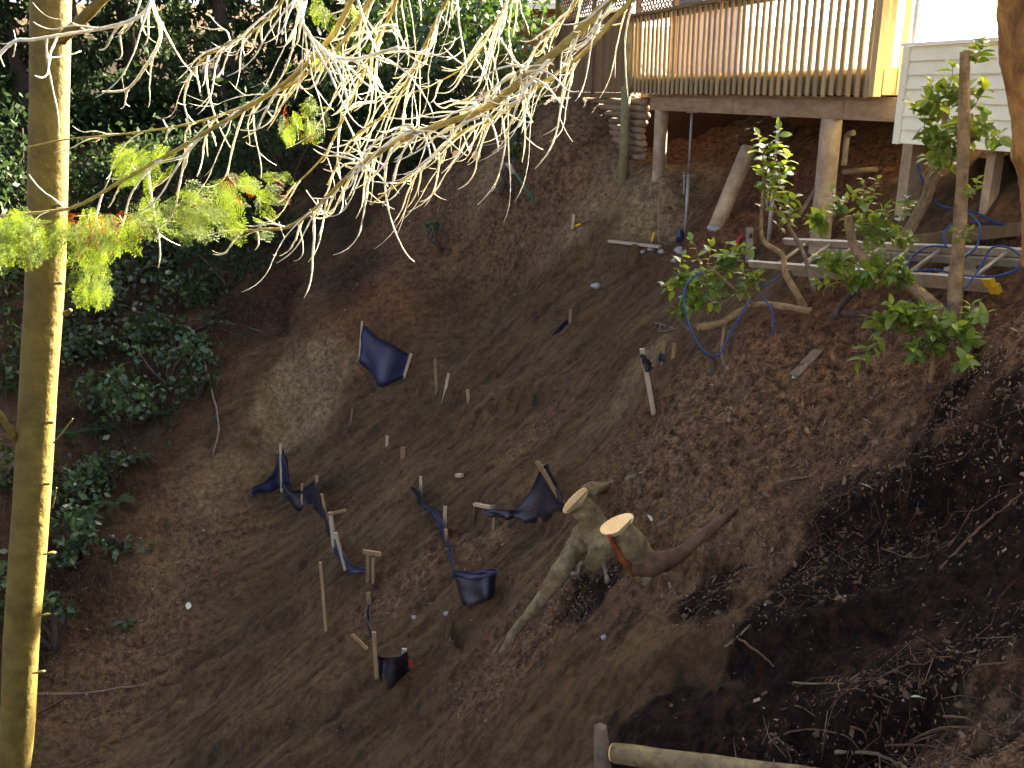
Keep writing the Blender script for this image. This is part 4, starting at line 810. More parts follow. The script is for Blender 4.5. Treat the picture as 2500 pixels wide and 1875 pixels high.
# ============================================================ foreground pole and dead wood
p = W(1500, 1838, G(1500, 1838)[1] - .22); q_ = W(2010, 1905, G(2010, 1905)[1] - .12)
pl = thing('pole', p, 'peeled round pole lying at the bottom of the view', 'pole')
rp = 29 / F * p[1]
MB().tube([p + (q_ - p) * k / 8 for k in range(9)], [rp * (1 + .04 * math.sin(k * 2)) for k in range(9)], 16).build('shaft', M['barkgreen'], pl, True)
e2 = (p - q_) / np.linalg.norm(q_ - p); MB().tube([p + e2 * .001, p + e2 * .012], [rp * .97, rp * .9], 16).build('cut_face', M['cut'], pl)
yl = G(1475, 1870)[1] - .2; p = W(1477, 1960, yl); q_ = W(1466, 1776, yl); tag(MB().tube([p, (p + q_) / 2, q_ , q_ + np.array([.005, 0, .02])], [.055, .06, .045, .02], 8).build('slab', M['stickgrey'], None, True), 'upright weathered wood slab at the end of the peeled pole', 'wood slab')
def ground_line(pts, lift=.015):
    out = []
    for x, y in pts:
        g = G(x, y); out.append(g + gnormal(g[0], g[1]) * lift)
    return out
def c3(x, y): return 1500 + x * .452, 800 + y * .452
def cf(x, y): return 1300 + x * .5425, 1375 + y * .5425
rootsL = [([c3(1210, 1110), c3(1300, 1105), c3(1440, 1190), c3(1640, 1245), c3(1830, 1150), c3(1940, 970), c3(2080, 810)], .007, 'root', 'long thin root looping across the dark soil at right'),
          ([c3(1760, 1310), c3(1900, 1160), c3(2040, 1030), c3(2130, 960), c3(2210, 890)], .012, 'root', 'knobbly root above the dark soil at the right edge'),
          ([c3(1340, 750), c3(1440, 820), c3(1560, 880), c3(1580, 890)], .007, 'root', 'thin pale root near the white leaf'),
          ([c3(880, 832), c3(960, 825), c3(1050, 810)], .016, 'stickgrey', 'short thick stick on the litter above the stump root'),
          ([cf(870, 380), cf(940, 320), cf(980, 280)], .010, 'stickgrey', 'pale stick crossing a brown one on the dark soil'),
          ([cf(930, 340), cf(1030, 410), cf(1090, 470)], .010, 'root', 'brown bent stick under the pale crossing stick'),
          ([cf(1010, 880), cf(1080, 800), cf(1210, 752), cf(1400, 770), cf(1480, 850)], .008, 'root', 'arched thin branch just right of the peeled pole'),
          ([cf(1370, 850), cf(1520, 850), cf(1640, 900), cf(1700, 940)], .014, 'stickgrey', 'pale dead branch in the bottom right litter'),
          ([cf(1980, 462), cf(2100, 450), cf(2210, 430)], .008, 'root', 'straight thin stick at the right edge of the dark soil'),
          ([cf(1160, 140), cf(1250, 80), cf(1320, 10)], .007, 'root', 'slim slanting stick above the dark soil'),
          ([cf(1120, 660), cf(1200, 645), cf(1275, 690)], .006, 'root', 'curled twig on the dark soil'),
          ([cf(1170, 540), cf(1290, 545), cf(1400, 545)], .008, 'stickgrey', 'straight pale stick in the middle of the dark soil'),
          ([c3(1170, 700), c3(1250, 780), c3(1310, 900)], .005, 'root', 'fine root hanging left of the white leaf'),
          ([(478, 816), (513, 928), (534, 1044), (517, 1118)], .028, 'stickgrey', 'bare grey sapling stem hanging down the left bank'),
          ([(90, 1694), (200, 1692), (358, 1672)], .022, 'stickgrey', 'long dead stick across the bottom left bank'), ([(85, 1745), (140, 1715), (170, 1700)], .016, 'root', 'short stick under the long dead stick at left'),
          ([(110, 1598), (150, 1585), (205, 1572)], .014, 'root', 'thin stick beside a pale leaf on the left bank'), ([(320, 760), (430, 775), (560, 790), (640, 810)], .016, 'stickgrey', 'dead branch across the upper left bank'),
          ([(300, 860), (420, 820), (520, 800), (600, 830)], .012, 'root', 'arching dead twig below the branch on the left bank'), ([(1150, 700), (1115, 780), (1080, 850)], .008, 'root', 'thin root trailing down the scar edge'),
          ([(1215, 570), (1165, 680), (1120, 760), (1090, 880)], .008, 'root', 'long pale root strand running down the scar'), ([(960, 690), (930, 760), (910, 810)], .007, 'root', 'fine root strand above the blue panel'),
          ([(1600, 790), (1640, 800), (1670, 812)], .014, 'stickgrey', 'bent grey stick left of the rope loop'), ([(1612, 790), (1615, 810), (1660, 802)], .012, 'stickgrey', 'forked pale stick tip above the wrapped stake'),
          ([(1075, 500), (1060, 560), (1040, 600)], .02, 'stickgrey', 'stub of grey wood on the upper bank')]
for pts, r, m, lab in rootsL:
    gl = ground_line(pts, r * .6); k = len(gl) * 5; ps = spline(gl, k); ps = [p_ + rng.normal(0, r * .25, 3) for p_ in ps]
    nm = 'root' if m == 'root' and 'root' in lab else 'stick'; tag(MB().tube(ps, list(np.linspace(r, r * .55, k)), 6).build(nm, M[m], None, True), lab, nm)
db = thing('dead_branch', G(*cf(1540, 860)), 'spiky grey dead branch tangle in the bottom right corner', 'branch')
for pts in ([(1430, 735), (1490, 760), (1510, 840)], [(1545, 715), (1560, 770), (1530, 860)], [(1370, 790), (1440, 820), (1540, 870), (1640, 920)], [(1580, 820), (1760, 820), (1900, 850), (2010, 900)], [(1700, 800), (1850, 740), (2040, 760), (2050, 860)], [(1640, 830), (1820, 770)], [(1850, 690), (1960, 700), (2020, 760)]):
    ps = [W(*cf(x, y), G(*cf(x, max(y, 860)))[1] + .02) for x, y in pts]; k = 14; MB().tube(spline(ps, k) if len(ps) > 2 else ps, list(np.linspace(.008, .004, k if len(ps) > 2 else 2)), 5).build('twig', M['root'], db, True)
for (px, py, lab) in [(2131, 1195, 'white fallen leaf on the brown soil at right'), (2132, 1038, 'pale green fallen leaf in the litter at right'), (1935, 928, 'small green leaf at the end of the grey board'), (458, 1490, 'pale leaf on the lower left of the bare scar'), (1594, 1275, 'bluish white leaf beside the cut stump'), (2263, 1706, 'pale curled chip on the dark soil at bottom right')]:
    g = G(px, py); me = LEAF[0].copy(); me.materials.clear(); me.materials.append(M['leaflit']); o = link('fallen_leaf', me, None); n_ = gnormal(g[0], g[1])
    o.location = g + n_ * .02; o.rotation_euler = (.5, .4, random.uniform(0, 6)); o.scale = (1.1, 1.1, 1.1) if px > 1000 else (1.8, 1.8, 1.8); tag(o, lab, 'leaf', 'fallen leaves on the slope')
# ============================================================ LEFT TREE TRUNK
lt = thing('alder_tree', on(W(20, 1900, 5.0)), 'tall smooth alder trunk at the left edge lit along its right side', 'tree')
tp_ = [W(-60, 2500, 5.0), W(32, 1875, 5.0), W(52, 1560, 5.0), W(76, 1240, 5.0), W(96, 900, 5.0), W(111, 660, 5.0), W(119, 330, 5.0), W(124, 0, 5.0), W(130, -500, 5.0), W(140, -1500, 5.1), W(150, -2400, 5.2)]
ps = spline(tp_, 70); rad = [(.103 - .012 * i / 70) * (1 + .012 * math.sin(i * .37 + 1) + .006 * math.sin(i * 1.13)) for i in range(70)]
tk = MB().tube(ps, rad, 22).build('trunk', M['bark'], lt, True)
for (pts, r0, r1, nm) in [([(150, 95, 4.95), (178, 70, 4.9), (246, 2, 4.8), (330, -80, 4.7)], .030, .020, 'branch'), ([(45, 1085, 4.98), (25, 1050, 4.9), (-10, 1000, 4.85)], .022, .018, 'branch'), ([(160, 765, 4.95), (166, 762, 4.9), (172, 757, 4.88)], .016, .01, 'branch_stub'),
                          ([(125, 1240, 4.95), (131, 1225, 4.92), (138, 1190, 4.9)], .006, .004, 'branch_stub'), ([(130, 1082, 4.95), (140, 1070, 4.9), (178, 1022, 4.9)], .005, .003, 'branch_stub')]:
    stem(lt, [W(*q) for q in pts], r0, r1, 'bark', nm, 14)
for (px, py, w_) in [(150, 500, .03), (130, 1350, .025), (118, 1500, .02), (150, 690, .035), (120, 1180, .02), (105, 1640, .02), (128, 1030, .02)]:
    MB().tube([W(px - 25, py + 4, 4.93), W(px, py, 4.925), W(px + 5, py - 2, 4.95)], [.004, .012, .006], 8).build('bark_ridge', M['bark'], lt, True)
# ============================================================ OVERHANGING BRANCHES
def c1(x, y): return x * .3858, y * .3858
def c2(x, y): return 650 + x * .3858, y * .3858
def frond_mesh(seed, L=.26, dead=False):
    rr = random.Random(seed); b = MB(); n = 10
    def blade(p, d, l, wd):
        d = d / np.linalg.norm(d); sd_ = np.cross(d, (0, 0, 1)); sd_ /= max(np.linalg.norm(sd_), 1e-6)
        b.add([p, p + d * l * .5 + sd_ * wd + np.array([0, 0, -.003]), p + d * l, p + d * l * .5 - sd_ * wd + np.array([0, 0, -.003])], [(0, 1, 2, 3)])
    for i in range(n):
        t = i / n; p = np.array([0, L * t, -.22 * L * t * t]); ln = L * .42 * (1 - t) ** .7 * (.75 + .4 * rr.random()) + .012
        for sg in (-1, 1):
            if dead and rr.random() < .35: continue
            d = np.array([sg * .85, .65, -.12 + rr.uniform(-.15, .1)]); d /= np.linalg.norm(d)
            m = max(2, int(ln / .019))
            for j in range(m):
                u = (j + .5) / m; q2 = p + d * ln * u + np.array([0, 0, -.12 * ln * u * u])
                for s2 in (-1, 1): blade(q2, d + np.cross(d, (0, 0, s2 * .8)) + rng.normal(0, .08, 3), .024 * (1.15 - u * .6), .0034)
            blade(p + d * ln * .9, d, .025, .005)
    return b.mesh('cedar_spray')
FR = [frond_mesh(i) for i in range(4)]; FD = [frond_mesh(40 + i, .2, True) for i in range(3)]
for me in FR: me.materials.append(M['cedar'])
for me in FD: me.materials.append(M['cedardead'])
def put_spray(parent, p, d, size, dead=False):
    o = bpy.data.objects.new('cedar_spray', random.choice(FD if dead else FR)); col.objects.link(o); o.parent = parent; o.matrix_parent_inverse = Matrix.Identity(4)
    d = Vector(d).normalized(); up = Vector((random.gauss(0, .5), -.6 + random.gauss(0, .5), .7)); x = d.cross(up).normalized(); z = x.cross(d)
    o.matrix_basis = Matrix.Translation(Vector(p) - Vector(PLOC[parent.name])) @ Matrix((x, d, z)).transposed().to_4x4() @ Matrix.Scale(size, 4)
def twig(parent, p, d0, L, r=.0048, hook=1.0, m='twig', sub=0):
    # a springy twig: sets off along d0, sags, and curls back up at its end, knuckled at the nodes
    n = 14; pts = [np.array(p, float)]; d = np.array(d0, float); d /= np.linalg.norm(d); side = rng.normal(0, .07, 3); kinks = set(rng.integers(3, 10, 1))
    for i in range(n):
        t = i / n; g = np.array([0, 0, -.085]) if t < .6 else np.array([-.07, 0, .15 * hook])
        d = d + g + side * .4 + rng.normal(0, .02, 3)
        if i in kinks: d = d + rng.normal(0, .20, 3)
        d /= np.linalg.norm(d); pts.append(pts[-1] + d * L / n)
    rad = [r * (1 - .6 * i / n) * (1.22 if i % 3 == 0 else .92) for i in range(n + 1)]
    b = MB(); b.tube(pts, rad, 6)
    for _ in range(sub):
        j = int(rng.integers(2, n - 3)); ax = pts[j + 1] - pts[j]; ax /= np.linalg.norm(ax); dd = ax + rng.normal(0, .6, 3); dd /= np.linalg.norm(dd); l = L * rng.uniform(.12, .4)
        q2 = [pts[j] + dd * l * u + np.array([0, 0, .22 * l * u * u]) for u in np.linspace(0, 1, 6)]; b.tube(q2, [rad[j] * f for f in (.8, .7, .62, .55, .48, .4)], 5)
    return b.build('twig', M[m], parent, True), pts
def limb(name, label, pts, r0, r1, twigs, tl, Yd=0.0, m='limb', cat='branch', down=1.0, sub=2, grp='overhanging branches in the foreground'):
    P = [W(*q) for q in pts]; t = thing(name, P[0], label, cat, grp); k = len(P) * 8; ps = spline(P, k)
    MB().tube(ps, [(r0 + (r1 - r0) * (i / (k - 1))) * (1 + .10 * math.sin(i * 1.9)) for i in range(k)], 9).build('limb', M[m], t, True)
    for i in range(twigs):
        u = .06 + .92 * ((i + rng.random() * .8) / twigs) ** 1.25; u = u if u < .8 or rng.random() < .45 else u - .35; j = min(int(u * (k - 1)), k - 2); ax = ps[j + 1] - ps[j]; ax /= np.linalg.norm(ax)
        rr_ = rng.random()
        if rr_ < .25: d = np.array([rng.normal(-.1, .45), rng.normal(-.1, .4), -.7 * down]) + ax * .5
        else: d = ax * 1.0 + np.array([rng.normal(-.05, .42), rng.normal(0, .4), rng.normal(.0, .42)])
        twig(t, ps[j], d, tl * (.35 + 1.3 * rng.random() ** 1.5) * (1 - .55 * max(0, u - .6) / .4), .0040 * (.6 + 1.0 * rng.random()), rng.uniform(.1, 1.5), 'twig', int(rng.integers(0, sub + 1)))
    return t, ps
L1, l1p = limb('branch', 'thick mossy branch sweeping from the top rail down to the left', [(1600, -110, 4.0), (1491, 0, 4.0), (1383, 104, 4.05), (1306, 166, 4.05), (1190, 262, 4.1), (1074, 305, 4.1), (959, 351, 4.15), (862, 420, 4.2), (766, 513, 4.25), (700, 555, 4.3), (640, 560, 4.35), (560, 568, 4.4)], .020, .006, 54, .42)
L2, l2p = limb('branch', 'thinner branch running just below the thick mossy one', [(1600, -60, 4.3), (1500, 45, 4.3), (1418, 135, 4.3), (1287, 231, 4.3), (1209, 285, 4.3), (1113, 332, 4.3), (1035, 405, 4.35), (970, 451, 4.4), (905, 500, 4.45)], .013, .004, 26, .36)
L3, l3p = limb('cedar_branch', 'long cedar bough with green and brown sprays reaching the left trunk', [(900, -120, 4.2), (858, 0, 4.2), (800, 100, 4.2), (700, 200, 4.25), (600, 265, 4.3), (500, 325, 4.3), (400, 385, 4.35), (293, 444, 4.4), (193, 501, 4.4), (116, 517, 4.4), (0, 528, 4.4), (-80, 540, 4.4)], .013, .006, 24, .32, m='limb')
L4, l4p = limb('branch', 'slim branch arching over the cedar bough', [(1000, -140, 4.3), (905, 0, 4.3), (830, 110, 4.3), (735, 190, 4.3), (640, 240, 4.35), (500, 293, 4.4), (347, 322, 4.45), (166, 340, 4.5), (65, 360, 4.5)], .010, .003, 26, .36)
L5, l5p = limb('branch', 'bare branch dropping from the top left in a bow', [(372, -60, 4.3), (370, 0, 4.3), (392, 88, 4.3), (350, 170, 4.3), (308, 218, 4.35), (250, 224, 4.4)], .0095, .005, 8, .22, m='twig')
L6, l6p = limb('branch', 'pale twig crossing in front of the left trunk', [(380, -40, 4.2), (360, 20, 4.2), (320, 50, 4.2), (247, 70, 4.25), (154, 85, 4.3), (80, 97, 4.3), (38, 100, 4.3), (0, 132, 4.3), (-40, 190, 4.3)], .008, .007, 13, .32, m='twig', sub=1)
L7, l7p = limb('branch', 'branch hanging from the top edge left of the laurel', [(1150, -120, 4.4), (1090, 0, 4.4), (1036, 116, 4.4), (1009, 174, 4.4), (950, 270, 4.4), (860, 340, 4.4), (800, 450, 4.45)], .010, .004, 28, .36)
L8, l8p = limb('branch', 'branch descending through the middle of the twig tangle', [(1010, -120, 4.5), (960, 20, 4.5), (905, 130, 4.5), (850, 260, 4.5), (790, 380, 4.5), (700, 470, 4.5)], .009, .004, 26, .38)
L9, l9p = limb('branch', 'short pale branch ending in a fan of hanging twigs', [(760, -100, 4.1), (745, 0, 4.1), (740, 60, 4.1), (800, 130, 4.1), (860, 145, 4.1), (930, 128, 4.1), (972, 115, 4.1)], .009, .007, 26, .40, m='twig')
L10, l10p = limb('branch', 'drooping branch tips in front of the fence lattice', [(1460, -100, 4.5), (1390, 30, 4.5), (1330, 90, 4.5), (1270, 170, 4.5), (1180, 230, 4.5), (1110, 250, 4.5)], .007, .003, 22, .34)
L11, l11p = limb('branch', 'branch hanging over the far laurel from the top edge', [(1290, -100, 4.6), (1240, 0, 4.6), (1200, 70, 4.6), (1150, 150, 4.6), (1050, 210, 4.6), (960, 240, 4.6)], .007, .003, 22, .36)
L12, l12p = limb('branch', 'slender branch in the upper left of the tangle', [(720, -100, 4.4), (690, 0, 4.4), (620, 75, 4.4), (545, 112, 4.4), (480, 160, 4.4), (450, 220, 4.4)], .008, .004, 24, .32)
for t_, pp_, n_ in ((L1, l1p, 9), (L8, l8p, 3)):                      # fans of lit twigs gathered at nodes
    for node in ((.38, n_), (.5, n_), (.62, n_), (.3, n_)):
        j = int(node[0] * (len(pp_) - 1))
        for _ in range(node[1]):
            d = np.array([rng.normal(-.3, .8), rng.normal(0, .4), rng.normal(.15, .5)]); twig(t_, pp_[j] + rng.normal(0, .02, 3), d, .24 * (.5 + rng.random()), .0055, rng.uniform(0, 1.3))
def sprays(t_, region, n, size_, dead=0.0, Y=4.35, dirb=(.15, -.2, -.95)):
    x0_, y0_, x1_, y1_ = region; size = size_ * .58
    for _ in range(int(n * 1.5)):
        p = W(rng.uniform(x0_, x1_), rng.uniform(y0_, y1_), Y + rng.normal(0, .08)); put_spray(t_, p, np.array(dirb) + rng.normal(0, .35, 3), size * rng.uniform(.7, 1.2), rng.random() < dead * .7)
sprays(L3, (-20, 525, 160, 600), 44, .85, .06); sprays(L3, (150, 505, 330, 560), 22, .8, .55); sprays(L3, (300, 470, 560, 560), 34, .85, .12, dirb=(.75, -.2, -.5)); sprays(L3, (190, 540, 300, 640), 12, .9, .1, dirb=(-.3, -.2, -.9))
sprays(L3, (300, 350, 430, 440), 26, .6, .0, dirb=(-.7, -.2, -.5)); sprays(L3, (430, 440, 560, 520), 16, .75, .15, dirb=(.5, -.2, -.6)); sprays(L3, (540, 420, 690, 480), 20, .55, .2, dirb=(.8, -.2, -.3)); sprays(L3, (600, 500, 640, 570), 4, .5, 0, dirb=(.6, 0, -.5))
sprays(L3, (690, 230, 790, 320), 20, .55, .25); sprays(L3, (760, 100, 830, 150), 7, .45, .4); sprays(L12, (740, 0, 880, 40), 8, .5, .2); sprays(L3, (200, 600, 270, 720), 16, .7, .0, dirb=(-.3, -.2, -.9)); sprays(L8, (700, 150, 740, 190), 3, .35, .8); sprays(L3, (170, 530, 290, 590), 12, .8, .9)
sprays(L3, (-40, 500, 60, 560), 10, .8, .0)
# ============================================================ BACKGROUND FOREST
def foliage_cards(b, c, n, spread, size, droop=.5, elong=2.2):
    cs = c + rng.normal(0, 1, (n, 3)) * np.array(spread)
    d = rng.normal(0, 1, (n, 3)); d[:, 2] -= droop; d /= np.linalg.norm(d, axis=1)[:, None]; u = np.cross(d, rng.normal(0, 1, (n, 3))); u /= np.linalg.norm(u, axis=1)[:, None] + 1e-9
    s = size * rng.uniform(.5, 1.2, n)[:, None]; v = np.stack([cs, cs + d * s * elong * .5 + u * s * .5, cs + d * s * elong, cs + d * s * elong * .5 - u * s * .5], 1).reshape(-1, 3)
    b.add(v, [(4 * i, 4 * i + 1, 4 * i + 2, 4 * i + 3) for i in range(n)])
def conifer(px, Y, h, label, r=.2, dens=1.0, spread=2.2, z_low=.12, name='conifer_tree'):
    d = ray(px, 300); x = d[0] * Y / d[1]; z0 = float(base_z(np.array([x]), np.array([Y]))[0]) - .2; t = thing(name, (x, Y, z0), label, 'tree', 'dark conifers behind the slope')
    MB().tube([(x + .1 * math.sin(k), Y, z0 + h * k / 10) for k in range(11)], [r * (1 - .085 * k) for k in range(11)], 12).build('trunk', M['barkdark'], t, True)
    b = MB(); br = MB(); nb_ = int((46 if Y < 29 else 34) * dens)
    for i in range(nb_):
        u = z_low + (1 - z_low) * (i / nb_); an = i * 2.4 + rng.random(); ln = spread * (1 - u * .75) * rng.uniform(.7, 1.15); zb_ = z0 + h * u
        dv = np.array([math.cos(an), math.sin(an), 0]); p0 = np.array([x, Y, zb_]); pts = [p0 + dv * ln * s - np.array([0, 0, .38 * ln * s * s - .05 * s]) for s in np.linspace(0, 1, 6)]
        br.tube(pts, list(np.linspace(.035, .008, 6)), 5)
        for s in np.linspace(.2, 1, 8):
            c = p0 + dv * ln * s - np.array([0, 0, .38 * ln * s * s]); foliage_cards(b, c, int((20 if Y < 29 else 12) * dens), (.16, .16, .10), .11 if Y < 29 else .16, 1.1, 2.6)
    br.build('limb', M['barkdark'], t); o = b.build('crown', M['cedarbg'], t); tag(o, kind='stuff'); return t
conifer(60, 24, 9, 'dark cedar behind the left trunk', .22); conifer(330, 26, 10, 'dark cedar in the upper left of the forest', .24); conifer(560, 25, 10, 'dark cedar with a reddish trunk in the forest middle', .22, .9)
conifer(780, 26.5, 10, 'dark cedar left of the laurel clump', .22); conifer(940, 28, 9, 'dark cedar directly behind the laurel clump', .22); conifer(1100, 30, 10, 'dark cedar behind the brown building', .25); conifer(-150, 21, 9, 'dark cedar at the far left edge', .22); conifer(200, 31, 13, 'tall cedar in the deep background at left', .3, 1.1, 3); conifer(680, 33, 14, 'tall cedar in the deep background', .3, 1.1, 3); conifer(450, 34, 14, 'tall cedar far behind the bowed branch', .3, 1.1, 3); conifer(-60, 30, 13, 'tall cedar far behind the left trunk', .3, 1, 3)
conifer(1250, 36, 15, 'tall cedar far behind the brown building', .3, 1.1, 3); conifer(900, 37, 15, 'tall cedar far behind the laurel clump', .3, 1.1, 3)
def leafy(px, py, Y, rx, rz, n, size, label, m='laurelb', name='shrub', cat='shrub', grp=None, lobes=7, base=None):
    c = W(px, py, Y); g = np.array([c[0], c[1], gz1(c[0], c[1])]); t = thing(name, g, label, cat, grp); b = MB(); br = MB()
    for i in range(lobes):
        o = c + rng.normal(0, 1, 3) * np.array([rx * .5, rx * .35, rz * .5]); foliage_cards(b, o, n // lobes, (rx * .28, rx * .25, rz * .25), size, .5, 1.7)
        br.tube(spline([g, (g + o) / 2 + rng.normal(0, .1, 3), o], 7), list(np.linspace(.035, .01, 7)), 6)
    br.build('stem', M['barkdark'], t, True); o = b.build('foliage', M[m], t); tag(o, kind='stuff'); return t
LG = 'broadleaf shrubs at the forest edge'
leafy(1150, 120, 20.5, 1.4, 1.5, 2600, .12, 'big glossy laurel clump at the forest edge left of the brown building', grp=LG, lobes=16)
leafy(1000, 40, 21.5, 1.5, 1.5, 2000, .12, 'laurel clump at the top behind the twig tangle', grp=LG, lobes=12)
leafy(1020, 280, 20.0, 1.1, .7, 1000, .10, 'dark shrub below the laurel clump', 'cedarbg', grp=LG)
leafy(880, 330, 21, 1.3, .9, 1200, .10, 'dark shrub on the bank crest behind the branches', 'cedarbg', grp=LG)
leafy(700, 380, 21, 1.5, 1.0, 1300, .10, 'dark shrub on the crest left of centre', 'cedarbg', grp=LG)
leafy(480, 430, 20.5, 1.5, 1.0, 1300, .10, 'dark shrub behind the cedar bough', 'cedarbg', grp=LG)
leafy(250, 420, 20.5, 1.4, 1.2, 1300, .10, 'dark shrub right of the left trunk', 'cedarbg', grp=LG)
leafy(40, 400, 19.5, 1.4, 1.4, 1300, .10, 'dark shrub left of the left trunk', 'cedarbg', grp=LG)
leafy(1255, 290, 17.6, .35, .4, 240, .08, 'small green shrub on the bank corner below the fence', 'laurelb', grp=LG, lobes=4)
leafy(1250, 365, 17.0, .22, .22, 120, .07, 'little green sprig above the green shovel', 'laurelb', grp=LG, lobes=3)
leafy(340, 950, 15.6, .55, .55, 330, .10, 'pale leaved shrub on the left bank', 'salal', grp=LG, lobes=6)
leafy(410, 880, 16.2, .5, .5, 260, .09, 'small shrub above the pale leaved one on the left bank', 'salal', grp=LG, lobes=5)
leafy(200, 1270, 13.2, .4, .35, 170, .09, 'low leafy shrub right of the left trunk', 'salal', grp=LG, lobes=5)
leafy(165, 1330, 12.9, .3, .3, 90, .09, 'small leafy plant at the foot of the low shrub', 'salal', grp=LG, lobes=3)
leafy(1080, 555, 17.2, .25, .12, 70, .07, 'tiny green plant on the bare upper bank', 'laurelb', grp=LG, lobes=3)
leafy(460, 720, 18, .8, .5, 420, .09, 'thin dark shrub on the bank below the cedar sprays', 'fern', grp=LG)
leafy(330, 640, 18.5, .9, .7, 600, .09, 'dark shrub beneath the cedar sprays', 'fern', grp=LG)
leafy(0, 1380, 12, .4, .5, 150, .09, 'green plant at the left edge behind the trunk', 'salal', grp=LG, lobes=4)
for i, (px, py, Y, rx, rz, n, m, lab) in enumerate([(90, 520, 19, 1.0, .8, 700, 'fern', 'shrub under the cedar sprays at the left edge'), (0, 700, 17.5, .9, .8, 600, 'fern', 'shrub at the left edge below the sprays'), (230, 560, 19.5, 1.0, .6, 600, 'cedarbg', 'dark shrub behind the brown sprays'), (560, 560, 19.6, .9, .5, 500, 'cedarbg', 'dark low shrub on the bank crest right of the sprays'),
        (120, 820, 16.6, .6, .5, 350, 'fern', 'shrub close right of the left trunk'), (300, 800, 17, .6, .45, 320, 'fern', 'dark shrub above the pale leaved shrub'), (240, 960, 15.8, .5, .4, 260, 'fern', 'dark shrub left of the pale leaved shrub'), (0, 1150, 13.8, .6, .6, 300, 'fern', 'shrub at the left edge behind the trunk low down'), (660, 500, 20.3, 1.2, .6, 600, 'cedarbg', 'dark hedge like shrub under the branch tips'), (430, 560, 19.2, .8, .5, 420, 'fern', 'green shrub hanging under the middle sprays')]):
    leafy(px, py, Y, rx, rz, n, .09, lab, m, grp=LG, lobes=6)
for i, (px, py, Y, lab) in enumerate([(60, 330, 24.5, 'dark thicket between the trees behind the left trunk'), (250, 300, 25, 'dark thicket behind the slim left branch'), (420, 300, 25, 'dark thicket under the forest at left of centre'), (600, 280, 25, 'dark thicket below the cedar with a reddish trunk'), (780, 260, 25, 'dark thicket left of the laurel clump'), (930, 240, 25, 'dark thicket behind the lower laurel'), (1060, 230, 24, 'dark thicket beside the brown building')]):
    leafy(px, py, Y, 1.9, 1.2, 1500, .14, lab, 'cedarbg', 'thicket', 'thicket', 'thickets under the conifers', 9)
for i, (px, py, Y, rx, rz, n, m, lab) in enumerate([(180, 720, 17.3, .8, .6, 520, 'fern', 'dense dark shrub right of the trunk under the sprays'), (420, 800, 17.0, .6, .4, 330, 'fern', 'dark shrub left of the bare grey sapling stem'), (60, 900, 16.0, .8, .7, 520, 'fern', 'dark shrub behind the middle of the left trunk'), (260, 1130, 14.4, .5, .4, 280, 'fern', 'dark shrub below the ferns on the left bank'), (200, 1180, 14.0, .45, .35, 240, 'salal', 'green shrub just above the low leafy shrub'), (120, 1480, 12.0, .35, .3, 200, 'fern', 'dark plant beside the lower trunk'),
        (550, 660, 18.4, .9, .35, 420, 'cedarbg', 'dark straggly shrub on the bank right of the sprays'), (700, 560, 19.4, .9, .4, 420, 'cedarbg', 'dark shrub on the bank crest under the branch tips'), (0, 560, 18.0, .8, .7, 500, 'fern', 'dark shrub at the left edge behind the sprays'), (480, 930, 16.0, .4, .3, 160, 'fern', 'small dark shrub at the foot of the grey sapling'), (300, 1330, 13.4, .35, .2, 120, 'salal', 'scatter of pale leaves low on the left bank')]):
    leafy(px, py, Y, rx, rz, n, .085, lab, m, grp=LG, lobes=7)
def fern(px, py, n, L, label):
    g = G(px, py); t = thing('fern', g, label, 'fern', 'sword ferns on the left bank')
    for i in range(n):
        an = i * 2.4 + rng.random(); dv = np.array([math.cos(an), math.sin(an), 0]); l = L * rng.uniform(.7, 1.1); b = MB(); K = 15
        pts = [g + dv * l * .8 * s + np.array([0, 0, l * (.75 * s - .75 * s * s)]) for s in np.linspace(0, 1, K)]; b.tube(pts, .004, 4)
        for k in range(2, K):
            sd_ = np.cross(dv, (0, 0, 1)); wd = l * .13 * math.sin(math.pi * k / K) + .02
            for s in (-1, 1): b.add([pts[k] - dv * .014, pts[k] + sd_ * s * wd + dv * .01 - np.array([0, 0, .02]), pts[k] + dv * .016], [(0, 1, 2)])
        b.build('frond', M['fern'], t)
for i, (px, py, lab) in enumerate([(250, 1050, 'fern left of the pale leaved shrub'), (330, 1120, 'fern below the pale leaved shrub'), (200, 860, 'fern high on the bank right of the left trunk'), (420, 640, 'fern under the middle cedar sprays'), (280, 1230, 'fern right of the low leafy shrub'), (40, 760, 'fern at the left edge under the sprays'), (20, 950, 'fern at the left edge mid height'), (310, 1520, 'small fern low on the left bank'),
        (260, 760, 'fern in the dark hollow right of the trunk'), (180, 1060, 'fern close beside the left trunk'), (400, 1010, 'fern right of the pale leaved shrub'), (350, 830, 'fern just above the small bank shrub')]):
    fern(px, py, 13, .55 if py < 1400 else .3, lab)
# cut logs at the bank crest
for px, py, r, lab in ((1113, 376, .075, 'small cut log end on the bank crest at left'), (1163, 380, .095, 'larger cut log end on the bank crest')):
    p = W(px, py, 18.2); t = thing('log', p, lab, 'log'); MB().tube([p, p + np.array([.25, 1.1, .12])], r, 14).build('bark', M['barkdark'], t, True); MB().tube([p - np.array([.002, .008, .001]), p + np.array([.001, .004, 0])], r * .93, 14).build('cut_face', M['cut'], t)
